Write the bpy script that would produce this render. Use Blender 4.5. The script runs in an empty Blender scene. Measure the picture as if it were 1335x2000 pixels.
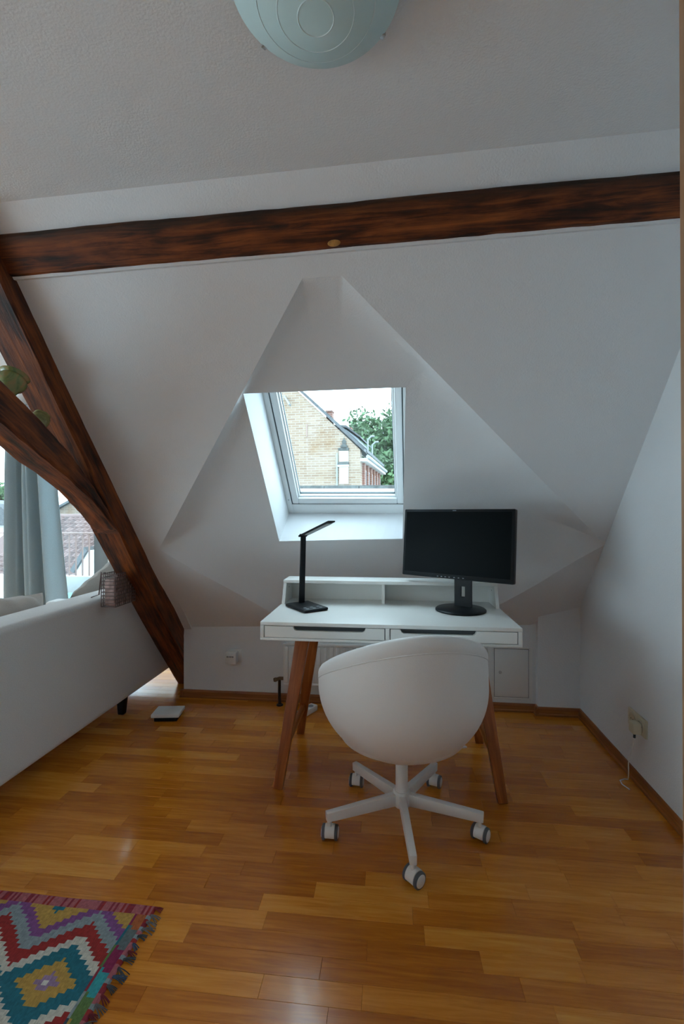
import bpy, bmesh, math, random
from mathutils import Vector, Matrix, noise

random.seed(7)
S = bpy.context.scene
C = S.collection
PI = math.pi

# ------------------------------------------------------------------ camera
cam_d = bpy.data.cameras.new('camera')
cam = bpy.data.objects.new('camera', cam_d)
C.objects.link(cam)
cam.location = (0, 0, 1.22)
cam.rotation_euler = (PI / 2, 0, math.radians(6.0))
cam_d.sensor_fit = 'VERTICAL'
cam_d.sensor_height = 36.0
cam_d.lens = 16.0
cam_d.clip_start = 0.05
S.camera = cam

# ------------------------------------------------------------------ sky (bright overcast day) and exposure
w = bpy.data.worlds.new('overcast_sky')
S.world = w
w.use_nodes = True
nt = w.node_tree
bg = nt.nodes['Background']
bg.inputs['Color'].default_value = (0.66, 0.87, 1.0, 1)
bg.inputs['Strength'].default_value = 3.2
S.view_settings.view_transform = 'Standard'
S.view_settings.look = 'None'
S.view_settings.gamma = 1.0
S.view_settings.use_curve_mapping = False
S.view_settings.exposure = 1.3


# ------------------------------------------------------------------ material helpers
def new_mat(name):
    m = bpy.data.materials.new(name)
    m.use_nodes = True
    return m, m.node_tree, m.node_tree.nodes['Principled BSDF']


def plain(name, col, rough=0.5, metal=0.0, bump=0.0, bscale=200.0, coat=0.0, var=0.0, vscale=6.0):
    m, t, p = new_mat(name)
    p.inputs['Base Color'].default_value = (*col, 1)
    p.inputs['Roughness'].default_value = rough
    p.inputs['Metallic'].default_value = metal
    p.inputs['Coat Weight'].default_value = coat
    tc = t.nodes.new('ShaderNodeTexCoord')
    if var > 0:
        n = t.nodes.new('ShaderNodeTexNoise')
        n.inputs['Scale'].default_value = vscale
        n.inputs['Detail'].default_value = 4
        t.links.new(tc.outputs['Object'], n.inputs['Vector'])
        r = t.nodes.new('ShaderNodeValToRGB')
        r.color_ramp.elements[0].position = 0.3
        r.color_ramp.elements[1].position = 0.7
        r.color_ramp.elements[0].color = (*[c * (1 - var) for c in col], 1)
        r.color_ramp.elements[1].color = (*[min(1, c * (1 + var)) for c in col], 1)
        t.links.new(n.outputs['Fac'], r.inputs['Fac'])
        t.links.new(r.outputs['Color'], p.inputs['Base Color'])
    if bump > 0:
        n2 = t.nodes.new('ShaderNodeTexNoise')
        n2.inputs['Scale'].default_value = bscale
        n2.inputs['Detail'].default_value = 3
        t.links.new(tc.outputs['Object'], n2.inputs['Vector'])
        b = t.nodes.new('ShaderNodeBump')
        b.inputs['Strength'].default_value = bump
        b.inputs['Distance'].default_value = 0.003
        t.links.new(n2.outputs['Fac'], b.inputs['Height'])
        t.links.new(b.outputs['Normal'], p.inputs['Normal'])
    return m


def ramp(t, fac, stops):
    r = t.nodes.new('ShaderNodeValToRGB')
    cr = r.color_ramp
    while len(cr.elements) < len(stops):
        cr.elements.new(0.5)
    for e, (pos, col) in zip(cr.elements, stops):
        e.position = pos
        e.color = (*col, 1)
    t.links.new(fac, r.inputs['Fac'])
    return r


def timber_mat():
    """Old stained timber; the per-vertex 'grain' attribute is (along, across, up) in metres."""
    m, t, p = new_mat('old_timber')
    a = t.nodes.new('ShaderNodeAttribute')
    a.attribute_name = 'grain'
    mp = t.nodes.new('ShaderNodeMapping')
    mp.inputs['Scale'].default_value = (3.0, 48, 48)
    t.links.new(a.outputs['Vector'], mp.inputs['Vector'])
    n = t.nodes.new('ShaderNodeTexNoise')
    n.inputs['Scale'].default_value = 1.0
    n.inputs['Detail'].default_value = 9
    n.inputs['Roughness'].default_value = 0.68
    n.inputs['Distortion'].default_value = 1.2
    t.links.new(mp.outputs['Vector'], n.inputs['Vector'])
    mp2 = t.nodes.new('ShaderNodeMapping')
    mp2.inputs['Scale'].default_value = (3.5, 13, 13)
    t.links.new(a.outputs['Vector'], mp2.inputs['Vector'])
    n2 = t.nodes.new('ShaderNodeTexNoise')
    n2.inputs['Scale'].default_value = 1.6
    n2.inputs['Detail'].default_value = 4
    t.links.new(mp2.outputs['Vector'], n2.inputs['Vector'])
    mx = t.nodes.new('ShaderNodeMath')
    mx.operation = 'MULTIPLY_ADD'
    mx.inputs[1].default_value = 0.55
    t.links.new(n.outputs['Fac'], mx.inputs[0])
    ad = t.nodes.new('ShaderNodeMath')
    ad.operation = 'MULTIPLY'
    ad.inputs[1].default_value = 0.45
    t.links.new(n2.outputs['Fac'], ad.inputs[0])
    t.links.new(ad.outputs[0], mx.inputs[2])
    r = ramp(t, mx.outputs[0], [(0.36, (0.008, 0.004, 0.003)), (0.44, (0.055, 0.014, 0.005)),
                                (0.53, (0.17, 0.042, 0.010)), (0.68, (0.33, 0.096, 0.018))])
    # darker towards the upper edge of the purlin
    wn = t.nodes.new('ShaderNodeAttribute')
    wn.attribute_name = 'edge_dark'
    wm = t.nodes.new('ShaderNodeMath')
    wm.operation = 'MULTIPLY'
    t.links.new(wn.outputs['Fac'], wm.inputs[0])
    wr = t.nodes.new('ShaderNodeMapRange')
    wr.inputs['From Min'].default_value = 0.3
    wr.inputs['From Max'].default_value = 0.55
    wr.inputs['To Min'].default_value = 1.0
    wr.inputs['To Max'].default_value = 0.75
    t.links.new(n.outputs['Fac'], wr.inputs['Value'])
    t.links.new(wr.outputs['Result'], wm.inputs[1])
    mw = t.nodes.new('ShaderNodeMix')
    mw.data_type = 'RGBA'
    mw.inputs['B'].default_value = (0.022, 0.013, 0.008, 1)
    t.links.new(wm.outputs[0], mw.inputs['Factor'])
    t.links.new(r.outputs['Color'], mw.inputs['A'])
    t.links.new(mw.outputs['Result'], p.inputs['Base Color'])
    p.inputs['Roughness'].default_value = 0.55
    p.inputs['Specular IOR Level'].default_value = 0.3
    b = t.nodes.new('ShaderNodeBump')
    b.inputs['Strength'].default_value = 0.5
    b.inputs['Distance'].default_value = 0.006
    t.links.new(n.outputs['Fac'], b.inputs['Height'])
    t.links.new(b.outputs['Normal'], p.inputs['Normal'])
    return m


def wood_mat(name, stops, scale=(3, 40, 40), rough=0.35, rnd=True, rndamt=0.5, coat=0.0, bump=0.05):
    """Straight-grained wood along local X, tone shifted per object."""
    m, t, p = new_mat(name)
    tc = t.nodes.new('ShaderNodeTexCoord')
    oi = t.nodes.new('ShaderNodeObjectInfo')
    sc = t.nodes.new('ShaderNodeVectorMath')
    sc.operation = 'SCALE'
    sc.inputs['Scale'].default_value = 57.0
    t.links.new(oi.outputs['Random'], sc.inputs[0])
    va = t.nodes.new('ShaderNodeVectorMath')
    va.operation = 'ADD'
    t.links.new(tc.outputs['Object'], va.inputs[0])
    t.links.new(sc.outputs['Vector'], va.inputs[1])
    mp = t.nodes.new('ShaderNodeMapping')
    mp.inputs['Scale'].default_value = scale
    t.links.new(va.outputs['Vector'], mp.inputs['Vector'])
    n = t.nodes.new('ShaderNodeTexNoise')
    n.inputs['Scale'].default_value = 1.0
    n.inputs['Detail'].default_value = 6
    n.inputs['Roughness'].default_value = 0.6
    n.inputs['Distortion'].default_value = 0.8
    t.links.new(mp.outputs['Vector'], n.inputs['Vector'])
    fac = n.outputs['Fac']
    if rnd:
        ma = t.nodes.new('ShaderNodeMath')
        ma.operation = 'MULTIPLY_ADD'
        ma.inputs[1].default_value = rndamt
        t.links.new(oi.outputs['Random'], ma.inputs[0])
        mb = t.nodes.new('ShaderNodeMath')
        mb.operation = 'MULTIPLY'
        mb.inputs[1].default_value = 1 - rndamt
        t.links.new(n.outputs['Fac'], mb.inputs[0])
        t.links.new(mb.outputs[0], ma.inputs[2])
        fac = ma.outputs[0]
    r = ramp(t, fac, stops)
    t.links.new(r.outputs['Color'], p.inputs['Base Color'])
    p.inputs['Roughness'].default_value = rough
    p.inputs['Coat Weight'].default_value = coat
    p.inputs['Coat Roughness'].default_value = 0.10
    b = t.nodes.new('ShaderNodeBump')
    b.inputs['Strength'].default_value = bump
    b.inputs['Distance'].default_value = 0.002
    t.links.new(n.outputs['Fac'], b.inputs['Height'])
    t.links.new(b.outputs['Normal'], p.inputs['Normal'])
    return m


def fabric_mat(name, col, scale=500, bump=0.18, var=0.06):
    m, t, p = new_mat(name)
    tc = t.nodes.new('ShaderNodeTexCoord')
    hs = []
    for d in ('X', 'Z'):
        wv = t.nodes.new('ShaderNodeTexWave')
        wv.bands_direction = d
        wv.inputs['Scale'].default_value = scale
        wv.inputs['Distortion'].default_value = 1.5
        wv.inputs['Detail'].default_value = 2
        t.links.new(tc.outputs['Object'], wv.inputs['Vector'])
        hs.append(wv.outputs['Fac'])
    n = t.nodes.new('ShaderNodeTexNoise')
    n.inputs['Scale'].default_value = 220
    n.inputs['Detail'].default_value = 4
    t.links.new(tc.outputs['Object'], n.inputs['Vector'])
    r = ramp(t, n.outputs['Fac'], [(0.3, tuple(c * (1 - var) for c in col)), (0.7, tuple(min(1, c * (1 + var)) for c in col))])
    t.links.new(r.outputs['Color'], p.inputs['Base Color'])
    p.inputs['Roughness'].default_value = 0.9
    p.inputs['Sheen Weight'].default_value = 0.15
    a = t.nodes.new('ShaderNodeMath')
    a.operation = 'ADD'
    t.links.new(hs[0], a.inputs[0])
    t.links.new(hs[1], a.inputs[1])
    b = t.nodes.new('ShaderNodeBump')
    b.inputs['Strength'].default_value = bump
    b.inputs['Distance'].default_value = 0.001
    t.links.new(a.outputs[0], b.inputs['Height'])
    t.links.new(b.outputs['Normal'], p.inputs['Normal'])
    return m


def glass_mat(name, tint=(1, 1, 1), gloss=0.06):
    m = bpy.data.materials.new(name)
    m.use_nodes = True
    t = m.node_tree
    t.nodes.clear()
    o = t.nodes.new('ShaderNodeOutputMaterial')
    tr = t.nodes.new('ShaderNodeBsdfTransparent')
    tr.inputs['Color'].default_value = (*tint, 1)
    g = t.nodes.new('ShaderNodeBsdfGlossy')
    g.inputs['Roughness'].default_value = 0.02
    mx = t.nodes.new('ShaderNodeMixShader')
    mx.inputs['Fac'].default_value = gloss
    t.links.new(tr.outputs[0], mx.inputs[1])
    t.links.new(g.outputs[0], mx.inputs[2])
    t.links.new(mx.outputs[0], o.inputs['Surface'])
    return m


def color_attr_mat(name, rough=0.95):
    m, t, p = new_mat(name)
    a = t.nodes.new('ShaderNodeAttribute')
    a.attribute_name = 'Col'
    tc = t.nodes.new('ShaderNodeTexCoord')
    mp = t.nodes.new('ShaderNodeMapping')
    mp.inputs['Scale'].default_value = (900, 60, 1)
    t.links.new(tc.outputs['Object'], mp.inputs['Vector'])
    n = t.nodes.new('ShaderNodeTexNoise')
    n.inputs['Scale'].default_value = 1
    n.inputs['Detail'].default_value = 2
    t.links.new(mp.outputs['Vector'], n.inputs['Vector'])
    mr = t.nodes.new('ShaderNodeMapRange')
    mr.inputs['From Min'].default_value = 0.3
    mr.inputs['From Max'].default_value = 0.7
    mr.inputs['To Min'].default_value = 0.68
    mr.inputs['To Max'].default_value = 1.2
    t.links.new(n.outputs['Fac'], mr.inputs['Value'])
    mul = t.nodes.new('ShaderNodeVectorMath')
    mul.operation = 'SCALE'
    t.links.new(a.outputs['Color'], mul.inputs[0])
    t.links.new(mr.outputs['Result'], mul.inputs['Scale'])
    t.links.new(mul.outputs['Vector'], p.inputs['Base Color'])
    p.inputs['Roughness'].default_value = rough
    b = t.nodes.new('ShaderNodeBump')
    b.inputs['Strength'].default_value = 0.6
    b.inputs['Distance'].default_value = 0.002
    t.links.new(n.outputs['Fac'], b.inputs['Height'])
    t.links.new(b.outputs['Normal'], p.inputs['Normal'])
    return m


def brick_mat(name, c1, c2, mortar, scale=1.0):
    m, t, p = new_mat(name)
    tc = t.nodes.new('ShaderNodeTexCoord')
    sx = t.nodes.new('ShaderNodeSeparateXYZ')
    t.links.new(tc.outputs['Object'], sx.inputs[0])
    ad = t.nodes.new('ShaderNodeMath')
    ad.operation = 'ADD'
    t.links.new(sx.outputs['X'], ad.inputs[0])
    t.links.new(sx.outputs['Y'], ad.inputs[1])
    cb = t.nodes.new('ShaderNodeCombineXYZ')
    t.links.new(ad.outputs[0], cb.inputs['X'])
    t.links.new(sx.outputs['Z'], cb.inputs['Y'])
    br = t.nodes.new('ShaderNodeTexBrick')
    br.inputs['Scale'].default_value = scale
    br.inputs['Brick Width'].default_value = 0.26
    br.inputs['Row Height'].default_value = 0.075
    br.inputs['Mortar Size'].default_value = 0.010
    br.inputs['Color1'].default_value = (*c1, 1)
    br.inputs['Color2'].default_value = (*c2, 1)
    br.inputs['Mortar'].default_value = (*mortar, 1)
    t.links.new(cb.outputs[0], br.inputs['Vector'])
    n = t.nodes.new('ShaderNodeTexNoise')
    n.inputs['Scale'].default_value = 0.9
    n.inputs['Detail'].default_value = 5
    t.links.new(tc.outputs['Object'], n.inputs['Vector'])
    r = ramp(t, n.outputs['Fac'], [(0.30, (0.84, 0.68, 0.50)), (0.45, (1, 1, 1)), (0.7, (1.0, 0.96, 0.90))])
    mx = t.nodes.new('ShaderNodeMix')
    mx.data_type = 'RGBA'
    mx.blend_type = 'MULTIPLY'
    mx.inputs['Factor'].default_value = 1.0
    t.links.new(br.outputs['Color'], mx.inputs['A'])
    t.links.new(r.outputs['Color'], mx.inputs['B'])
    t.links.new(mx.outputs['Result'], p.inputs['Base Color'])
    p.inputs['Roughness'].default_value = 0.9
    return m


M = {}
M['plaster'] = plain('white_plaster', (0.785, 0.79, 0.80), 0.92, bump=0.35, bscale=170)
M['plaster_smooth'] = plain('white_paint', (0.74, 0.75, 0.76), 0.6, bump=0.05, bscale=120)
M['timber'] = timber_mat()
M['oak'] = wood_mat('oak_parquet', [(0.22, (0.40, 0.108, 0.006)), (0.45, (0.60, 0.190, 0.013)),
                                    (0.60, (0.72, 0.262, 0.025)), (0.82, (0.84, 0.39, 0.062))],
                    scale=(5, 70, 70), rough=0.24, rndamt=0.34, coat=0.3)
M['subfloor'] = plain('floor_gap', (0.045, 0.018, 0.006), 0.8, var=0.2)
M['skirting'] = wood_mat('oak_skirting', [(0.3, (0.20, 0.058, 0.011)), (0.6, (0.36, 0.118, 0.022)), (0.8, (0.46, 0.17, 0.036))],
                         scale=(3, 50, 50), rough=0.4, rnd=False)
M['legwood'] = wood_mat('oiled_hardwood', [(0.3, (0.22, 0.055, 0.012)), (0.55, (0.38, 0.108, 0.024)), (0.8, (0.52, 0.18, 0.05))],
                        scale=(4, 45, 45), rough=0.35, rnd=False)
M['doorwood'] = wood_mat('door_wood', [(0.3, (0.22, 0.10, 0.05)), (0.7, (0.42, 0.22, 0.11))], scale=(30, 30, 2), rough=0.4, rnd=False)
M['lacquer'] = plain('white_lacquer', (0.83, 0.82, 0.78), 0.35, bump=0.02, bscale=60, coat=0.1)
M['shadowgap'] = plain('dark_recess', (0.035, 0.045, 0.05), 0.6, var=0.1)
M['black'] = plain('black_plastic', (0.006, 0.008, 0.010), 0.38, bump=0.04, bscale=600)
M['blackmetal'] = plain('black_metal', (0.008, 0.010, 0.013), 0.35, metal=0.0, bump=0.02, bscale=400)
M['screen'] = plain('dark_screen', (0.0012, 0.0026, 0.0032), 0.30, var=0.2, vscale=3)
for k_ in ('black', 'blackmetal'):
    M[k_].node_tree.nodes['Principled BSDF'].inputs['Specular IOR Level'].default_value = 0.22
M['screen'].node_tree.nodes['Principled BSDF'].inputs['Specular IOR Level'].default_value = 0.04
M['led'] = plain('lamp_diffuser', (0.42, 0.46, 0.48), 0.4, var=0.05)
M['icon'] = plain('grey_print', (0.22, 0.24, 0.26), 0.5, var=0.05)
M['chair'] = plain('white_leatherette', (0.78, 0.74, 0.71), 0.55, bump=0.12, bscale=350)
M['whitemetal'] = plain('white_powdercoat', (0.80, 0.77, 0.74), 0.38, bump=0.02, bscale=400)
M['greyrubber'] = plain('grey_tyre', (0.10, 0.105, 0.11), 0.6, bump=0.05)
M['steel'] = plain('brushed_steel', (0.55, 0.55, 0.55), 0.3, metal=1.0, bump=0.02)
M['brass'] = plain('dull_brass', (0.22, 0.15, 0.09), 0.4, metal=0.7, bump=0.05)
M['darkpipe'] = plain('dark_pipe', (0.035, 0.022, 0.016), 0.45, metal=0.4, bump=0.05)
M['radiator'] = plain('radiator_enamel', (0.80, 0.79, 0.77), 0.35, bump=0.02)
M['sofa'] = fabric_mat('grey_sofa_fabric', (0.66, 0.64, 0.62))
M['cushion'] = fabric_mat('beige_linen', (0.47, 0.43, 0.385), bump=0.3)
M['taupe'] = fabric_mat('taupe_linen', (0.33, 0.295, 0.26), bump=0.3)
M['curtain'] = fabric_mat('grey_blue_curtain', (0.34, 0.43, 0.46), bump=0.15)
M['ceramic_a'] = wood_mat('green_ochre_glaze', [(0.30, (0.10, 0.15, 0.045)), (0.45, (0.21, 0.24, 0.075)), (0.56, (0.34, 0.22, 0.07)), (0.7, (0.40, 0.19, 0.07))],
                          scale=(22, 22, 14), rough=0.15, rnd=False, coat=0.4)
M['ceramic_b'] = plain('olive_glaze', (0.24, 0.22, 0.07), 0.22, var=0.4, vscale=40, coat=0.3)
M['frosted'] = plain('frosted_glass', (0.55, 0.73, 0.74), 0.42, var=0.03, coat=0.1)
M['frosted_ring'] = plain('etched_ring', (0.62, 0.76, 0.78), 0.6, var=0.03)
M['glass'] = glass_mat('window_glass', (0.97, 0.99, 0.99))
M['winframe'] = plain('window_white', (0.80, 0.82, 0.82), 0.35, bump=0.02)
M['gasket'] = plain('grey_gasket', (0.07, 0.10, 0.11), 0.6, bump=0.05)
M['aluminium'] = plain('grey_aluminium', (0.20, 0.23, 0.245), 0.45, metal=0.2, bump=0.02)
M['cream'] = plain('cream_plastic', (0.62, 0.57, 0.42), 0.4, bump=0.02)
M['whiteplastic'] = plain('white_plastic', (0.80, 0.79, 0.77), 0.4, bump=0.02)
M['rug'] = color_attr_mat('kilim_wool')
M['gable'] = brick_mat('pale_brick', (0.225, 0.170, 0.125), (0.175, 0.120, 0.085), (0.25, 0.22, 0.185))
M['redbrick'] = brick_mat('red_brick', (0.22, 0.10, 0.075), (0.18, 0.08, 0.06), (0.22, 0.17, 0.15))
M['slate'] = plain('grey_slate', (0.055, 0.06, 0.065), 0.7, var=0.3, vscale=9)
M['rooftile'] = wood_mat('clay_tile', [(0.2, (0.070, 0.046, 0.043)), (0.5, (0.115, 0.072, 0.066)), (0.8, (0.16, 0.105, 0.096))],
                         scale=(9, 9, 9), rough=0.85, rndamt=0.55)
M['render'] = plain('white_render', (0.42, 0.42, 0.41), 0.9, var=0.06, bump=0.1)
M['stone'] = plain('grey_stone', (0.055, 0.06, 0.058), 0.9, var=0.45, vscale=14, bump=0.2, bscale=60)
M['leaf'] = plain('green_foliage', (0.070, 0.135, 0.058), 0.7, var=0.6, vscale=1.3)
M['bark'] = plain('brown_bark', (0.08, 0.05, 0.03), 0.9, var=0.3, bump=0.3, bscale=20)
M['iron'] = plain('painted_iron', (0.22, 0.14, 0.12), 0.5, metal=0.2, bump=0.02)
M['teal'] = plain('teal_canvas', (0.12, 0.33, 0.36), 0.8, var=0.25, vscale=14)
M['ground'] = plain('street_ground', (0.22, 0.21, 0.20), 0.9, var=0.2, vscale=0.5)
M['terracotta'] = plain('pinkish_liner', (0.40, 0.27, 0.24), 0.85, var=0.4, vscale=35)
M['wire'] = plain('brown_wire', (0.13, 0.085, 0.08), 0.45, metal=0.3, bump=0.02)


# ------------------------------------------------------------------ object helpers
def props(o, label=None, cat=None, group=None, kind=None):
    if label:
        o['label'] = label
    if cat:
        o['category'] = cat
    if group:
        o['group'] = group
    if kind:
        o['kind'] = kind
    return o


def link(name, me, mat=None, parent=None, loc=None, rot=None):
    o = bpy.data.objects.new(name, me)
    C.objects.link(o)
    if mat is not None and me is not None:
        if not me.materials:
            me.materials.append(M[mat] if isinstance(mat, str) else mat)
    if loc is not None:
        o.location = loc
    if rot is not None:
        o.rotation_euler = rot
    if parent is not None:
        o.parent = parent
    return o


def empty(name, loc=(0, 0, 0), rot=(0, 0, 0), **k):
    o = bpy.data.objects.new(name, None)
    o.empty_display_size = 0.05
    C.objects.link(o)
    o.location = loc
    o.rotation_euler = rot
    props(o, **k)
    return o


def finish(bm, name, smooth=False, angle=None):
    bmesh.ops.recalc_face_normals(bm, faces=bm.faces)
    me = bpy.data.meshes.new(name)
    bm.to_mesh(me)
    bm.free()
    if smooth:
        for p in me.polygons:
            p.use_smooth = True
        if angle is not None:
            me.set_sharp_from_angle(angle=math.radians(angle))
    return me


def pydata(name, v, f, smooth=False, angle=None, recalc=True):
    me = bpy.data.meshes.new(name)
    me.from_pydata([tuple(a) for a in v], [], f)
    if recalc:
        bm = bmesh.new()
        bm.from_mesh(me)
        bmesh.ops.recalc_face_normals(bm, faces=bm.faces)
        bm.to_mesh(me)
        bm.free()
    if smooth:
        for p in me.polygons:
            p.use_smooth = True
        if angle is not None:
            me.set_sharp_from_angle(angle=math.radians(angle))
    me.update()
    return me


def box_me(name, lo, hi, bevel=0.0, seg=2):
    bm = bmesh.new()
    bmesh.ops.create_cube(bm, size=1)
    for v in bm.verts:
        v.co = Vector([lo[i] + (v.co[i] + 0.5) * (hi[i] - lo[i]) for i in range(3)])
    if bevel > 0:
        bmesh.ops.bevel(bm, geom=bm.edges[:], offset=bevel, segments=seg, profile=0.5, affect='EDGES', clamp_overlap=True)
    return finish(bm, name, smooth=bevel > 0, angle=35)


def box(name, lo, hi, mat, parent=None, bevel=0.0, loc=None, rot=None):
    return link(name, box_me(name, lo, hi, bevel), mat, parent, loc, rot)


def loft(name, rings, caps=True, closed=True, smooth=True, angle=40):
    v, f = [], []
    n = len(rings[0])
    for r in rings:
        v += [tuple(p) for p in r]
    for i in range(len(rings) - 1):
        for j in range(n if closed else n - 1):
            a, b = i * n + j, i * n + (j + 1) % n
            f.append((a, b, b + n, a + n))
    if caps and closed:
        f.append(tuple(range(n)))
        f.append(tuple(range((len(rings) - 1) * n, len(rings) * n)))
    return pydata(name, v, f, smooth, angle)


def tube_me(name, pts, r, n=12, caps=True, radii=None):
    pts = [Vector(p) for p in pts]
    rings = []
    up = None
    for i, p in enumerate(pts):
        d = (pts[min(i + 1, len(pts) - 1)] - pts[max(i - 1, 0)]).normalized()
        if up is None:
            up = Vector((0, 0, 1)) if abs(d.z) < 0.9 else Vector((1, 0, 0))
        a = d.cross(up).normalized()
        b = a.cross(d).normalized()
        up = b
        rr = radii[i] if radii else r
        rings.append([p + a * rr * math.cos(2 * PI * k / n) + b * rr * math.sin(2 * PI * k / n) for k in range(n)])
    return loft(name, rings, caps)


def lathe_me(name, prof, n=40, smooth=True, angle=40, cap=True):
    rings = [[(r * math.cos(2 * PI * k / n), r * math.sin(2 * PI * k / n), z) for k in range(n)] for r, z in prof]
    return loft(name, rings, cap, True, smooth, angle)


def bar_me(name, p0, p1, wa, wb, side=(1, 0, 0), wa1=None, wb1=None, bevel=0.002):
    """Straight square bar from p0 to p1; wa along 'side', wb across it."""
    p0, p1 = Vector(p0), Vector(p1)
    d = (p1 - p0).normalized()
    a = Vector(side)
    a = (a - d * a.dot(d)).normalized()
    b = d.cross(a)
    bm = bmesh.new()
    vs = []
    for p, x, y in ((p0, wa, wb), (p1, wa1 or wa, wb1 or wb)):
        for sx, sy in ((-1, -1), (1, -1), (1, 1), (-1, 1)):
            vs.append(bm.verts.new(p + a * sx * x / 2 + b * sy * y / 2))
    for q in ((0, 1, 2, 3), (4, 5, 6, 7), (0, 1, 5, 4), (1, 2, 6, 5), (2, 3, 7, 6), (3, 0, 4, 7)):
        bm.faces.new([vs[i] for i in q])
    if bevel:
        bmesh.ops.bevel(bm, geom=bm.edges[:], offset=bevel, segments=2, profile=0.5, affect='EDGES', clamp_overlap=True)
    return finish(bm, name, True, 35)


def prism_me(name, poly, axis, lo, hi, bevel=0.0):
    """Extrude a 2D polygon along an axis (0=x: poly is (y,z); 1=y: (x,z); 2=z: (x,y))."""
    bm = bmesh.new()

    def P(a, b, t):
        return {0: (t, a, b), 1: (a, t, b), 2: (a, b, t)}[axis]
    A = [bm.verts.new(P(a, b, lo)) for a, b in poly]
    B = [bm.verts.new(P(a, b, hi)) for a, b in poly]
    n = len(poly)
    bm.faces.new(A)
    bm.faces.new(B)
    for i in range(n):
        bm.faces.new((A[i], A[(i + 1) % n], B[(i + 1) % n], B[i]))
    if bevel:
        bmesh.ops.bevel(bm, geom=bm.edges[:], offset=bevel, segments=2, profile=0.5, affect='EDGES', clamp_overlap=True)
    return finish(bm, name, bevel > 0, 35)


def timber(name, stations, parent=None, jitter=0.004, seed=0, chamfer=0.012):
    """Hand-hewn beam: stations = [(centre, vecA, vecB)] half extents; stores a grain attribute."""
    rng = random.Random(seed)
    rings, grain, edge_dark = [], [], []
    s = 0
    prev = None
    for c, a, b in stations:
        c, a, b = Vector(c), Vector(a), Vector(b)
        if prev is not None:
            s += (c - prev).length
        prev = c
        la, lb = a.length, b.length
        ca, cb = 1 - chamfer / la, 1 - chamfer / lb
        ring = []
        fr = (-1, -.4, .2, .6)
        sec = [(ca * q, -1) for q in fr] + [(ca, -1)] + [(1, cb * q) for q in fr] + [(1, cb)]
        sec += [(-ca * q, 1) for q in fr] + [(-ca, 1)] + [(-1, -cb * q) for q in fr] + [(-1, -cb)]
        for u, v_ in sec:
            ju = u + rng.uniform(-1, 1) * jitter / la
            jv = v_ + rng.uniform(-1, 1) * jitter / lb
            ring.append(c + a * ju + b * jv)
            grain.append((s + seed * 3.1, u * la + seed, v_ * lb))
            edge_dark.append(max(0.0, min(1.0, (u - .45) / .4)) if seed == 1 else 0.0)
        rings.append(ring)
    me = loft(name, rings, True, True, True, 30)
    at = me.attributes.new('grain', 'FLOAT_VECTOR', 'POINT')
    for i, g in enumerate(grain):
        at.data[i].vector = g
    aw = me.attributes.new('edge_dark', 'FLOAT', 'POINT')
    for i, g in enumerate(edge_dark):
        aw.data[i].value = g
    return link(name, me, 'timber', parent)


def lerp(a, b, t):
    return a + (b - a) * t


# ------------------------------------------------------------------ the sloping roof plane of the room
Z0, SB, SG = 0.413, 1.221, 0.079
NL = math.sqrt(SG * SG + SB * SB + 1)
NOUT = Vector((-SG, SB, 1)) / NL            # out through the roof
YK = 2.885                                  # knee wall


def knee_top(x):
    if x < 0.85:
        return 0.46 + 0.07 * (x + 1.355) / 2.205
    return 0.53 + 0.075 * (x - 0.85) / 0.28


def z_slope(x, y):
    z = Z0 + SB * (2.88 - y) + SG * (x + 1.355)
    t = max(0.0, min(1.0, (y - 2.45) / (YK - 2.45)))
    t = t * t * (3 - 2 * t)
    zk = Z0 + SB * (2.88 - YK) + SG * (x + 1.355)
    return z + (knee_top(x) - zk) * t


def z_ceil(x):
    return 2.247 + 0.048 * (x + 1.285)


def y_crease(x):
    return 1.383 + 0.025 * (x + 1.285)


def wall_x(y):
    return 1.128 + 0.025 * (y - 2.866)


# kite-shaped hollow round the skylight (x, y on the slope)
KITE = [(-0.311, 1.603), (-0.170, 1.608), (1.122, 2.520), (0.42, YK), (-0.62, YK), (-1.268, 2.394)]
OUTER = [(-1.46, y_crease(-1.46) - .05), (1.18, y_crease(1.18) - .05), (1.18, YK + .04), (-1.355, YK + .04)]
RECT = [(-0.625, 1.871), (0.074, 1.920), (0.083, 2.535), (-0.625, 2.466)]
WX0, WX1 = -0.625, 0.078
WY0, WY1 = 1.895, 2.500
KC = (-0.26, 2.16)


def ray_poly(ang, poly):
    dx, dy = math.cos(ang), math.sin(ang)
    best = None
    for i in range(len(poly)):
        ax, ay = poly[i]
        bx, by = poly[(i + 1) % len(poly)]
        ex, ey = bx - ax, by - ay
        den = dx * ey - dy * ex
        if abs(den) < 1e-9:
            continue
        t = ((ax - KC[0]) * ey - (ay - KC[1]) * ex) / den
        u = ((ax - KC[0]) * dy - (ay - KC[1]) * dx) / den
        if t > 0 and -1e-6 <= u <= 1 + 1e-6 and (best is None or t < best):
            best = t
    return (KC[0] + dx * best, KC[1] + dy * best)


def seg_dist(p, poly):
    m = 9
    for i in range(len(poly)):
        a, b = Vector(poly[i]), Vector(poly[(i + 1) % len(poly)])
        ab = b - a
        t = max(0, min(1, (Vector(p) - a).dot(ab) / ab.dot(ab)))
        m = min(m, (Vector(p) - a - ab * t).length)
    return m


angs = [2 * PI * i / 180 - PI for i in range(180)]
for poly in (KITE, OUTER, RECT):
    angs += [math.atan2(y - KC[1], x - KC[0]) for x, y in poly]
angs = sorted(angs)
angs = [a for i, a in enumerate(angs) if i == 0 or a - angs[i - 1] > 1e-5]


def rim_depth(x, y):
    """Depth of the hollow where it meets the skylight opening."""
    return 0.045 + 0.055 * (x - WX0) / (WX1 - WX0) + 0.08 * (y - WY0) / (WY1 - WY0)


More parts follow.
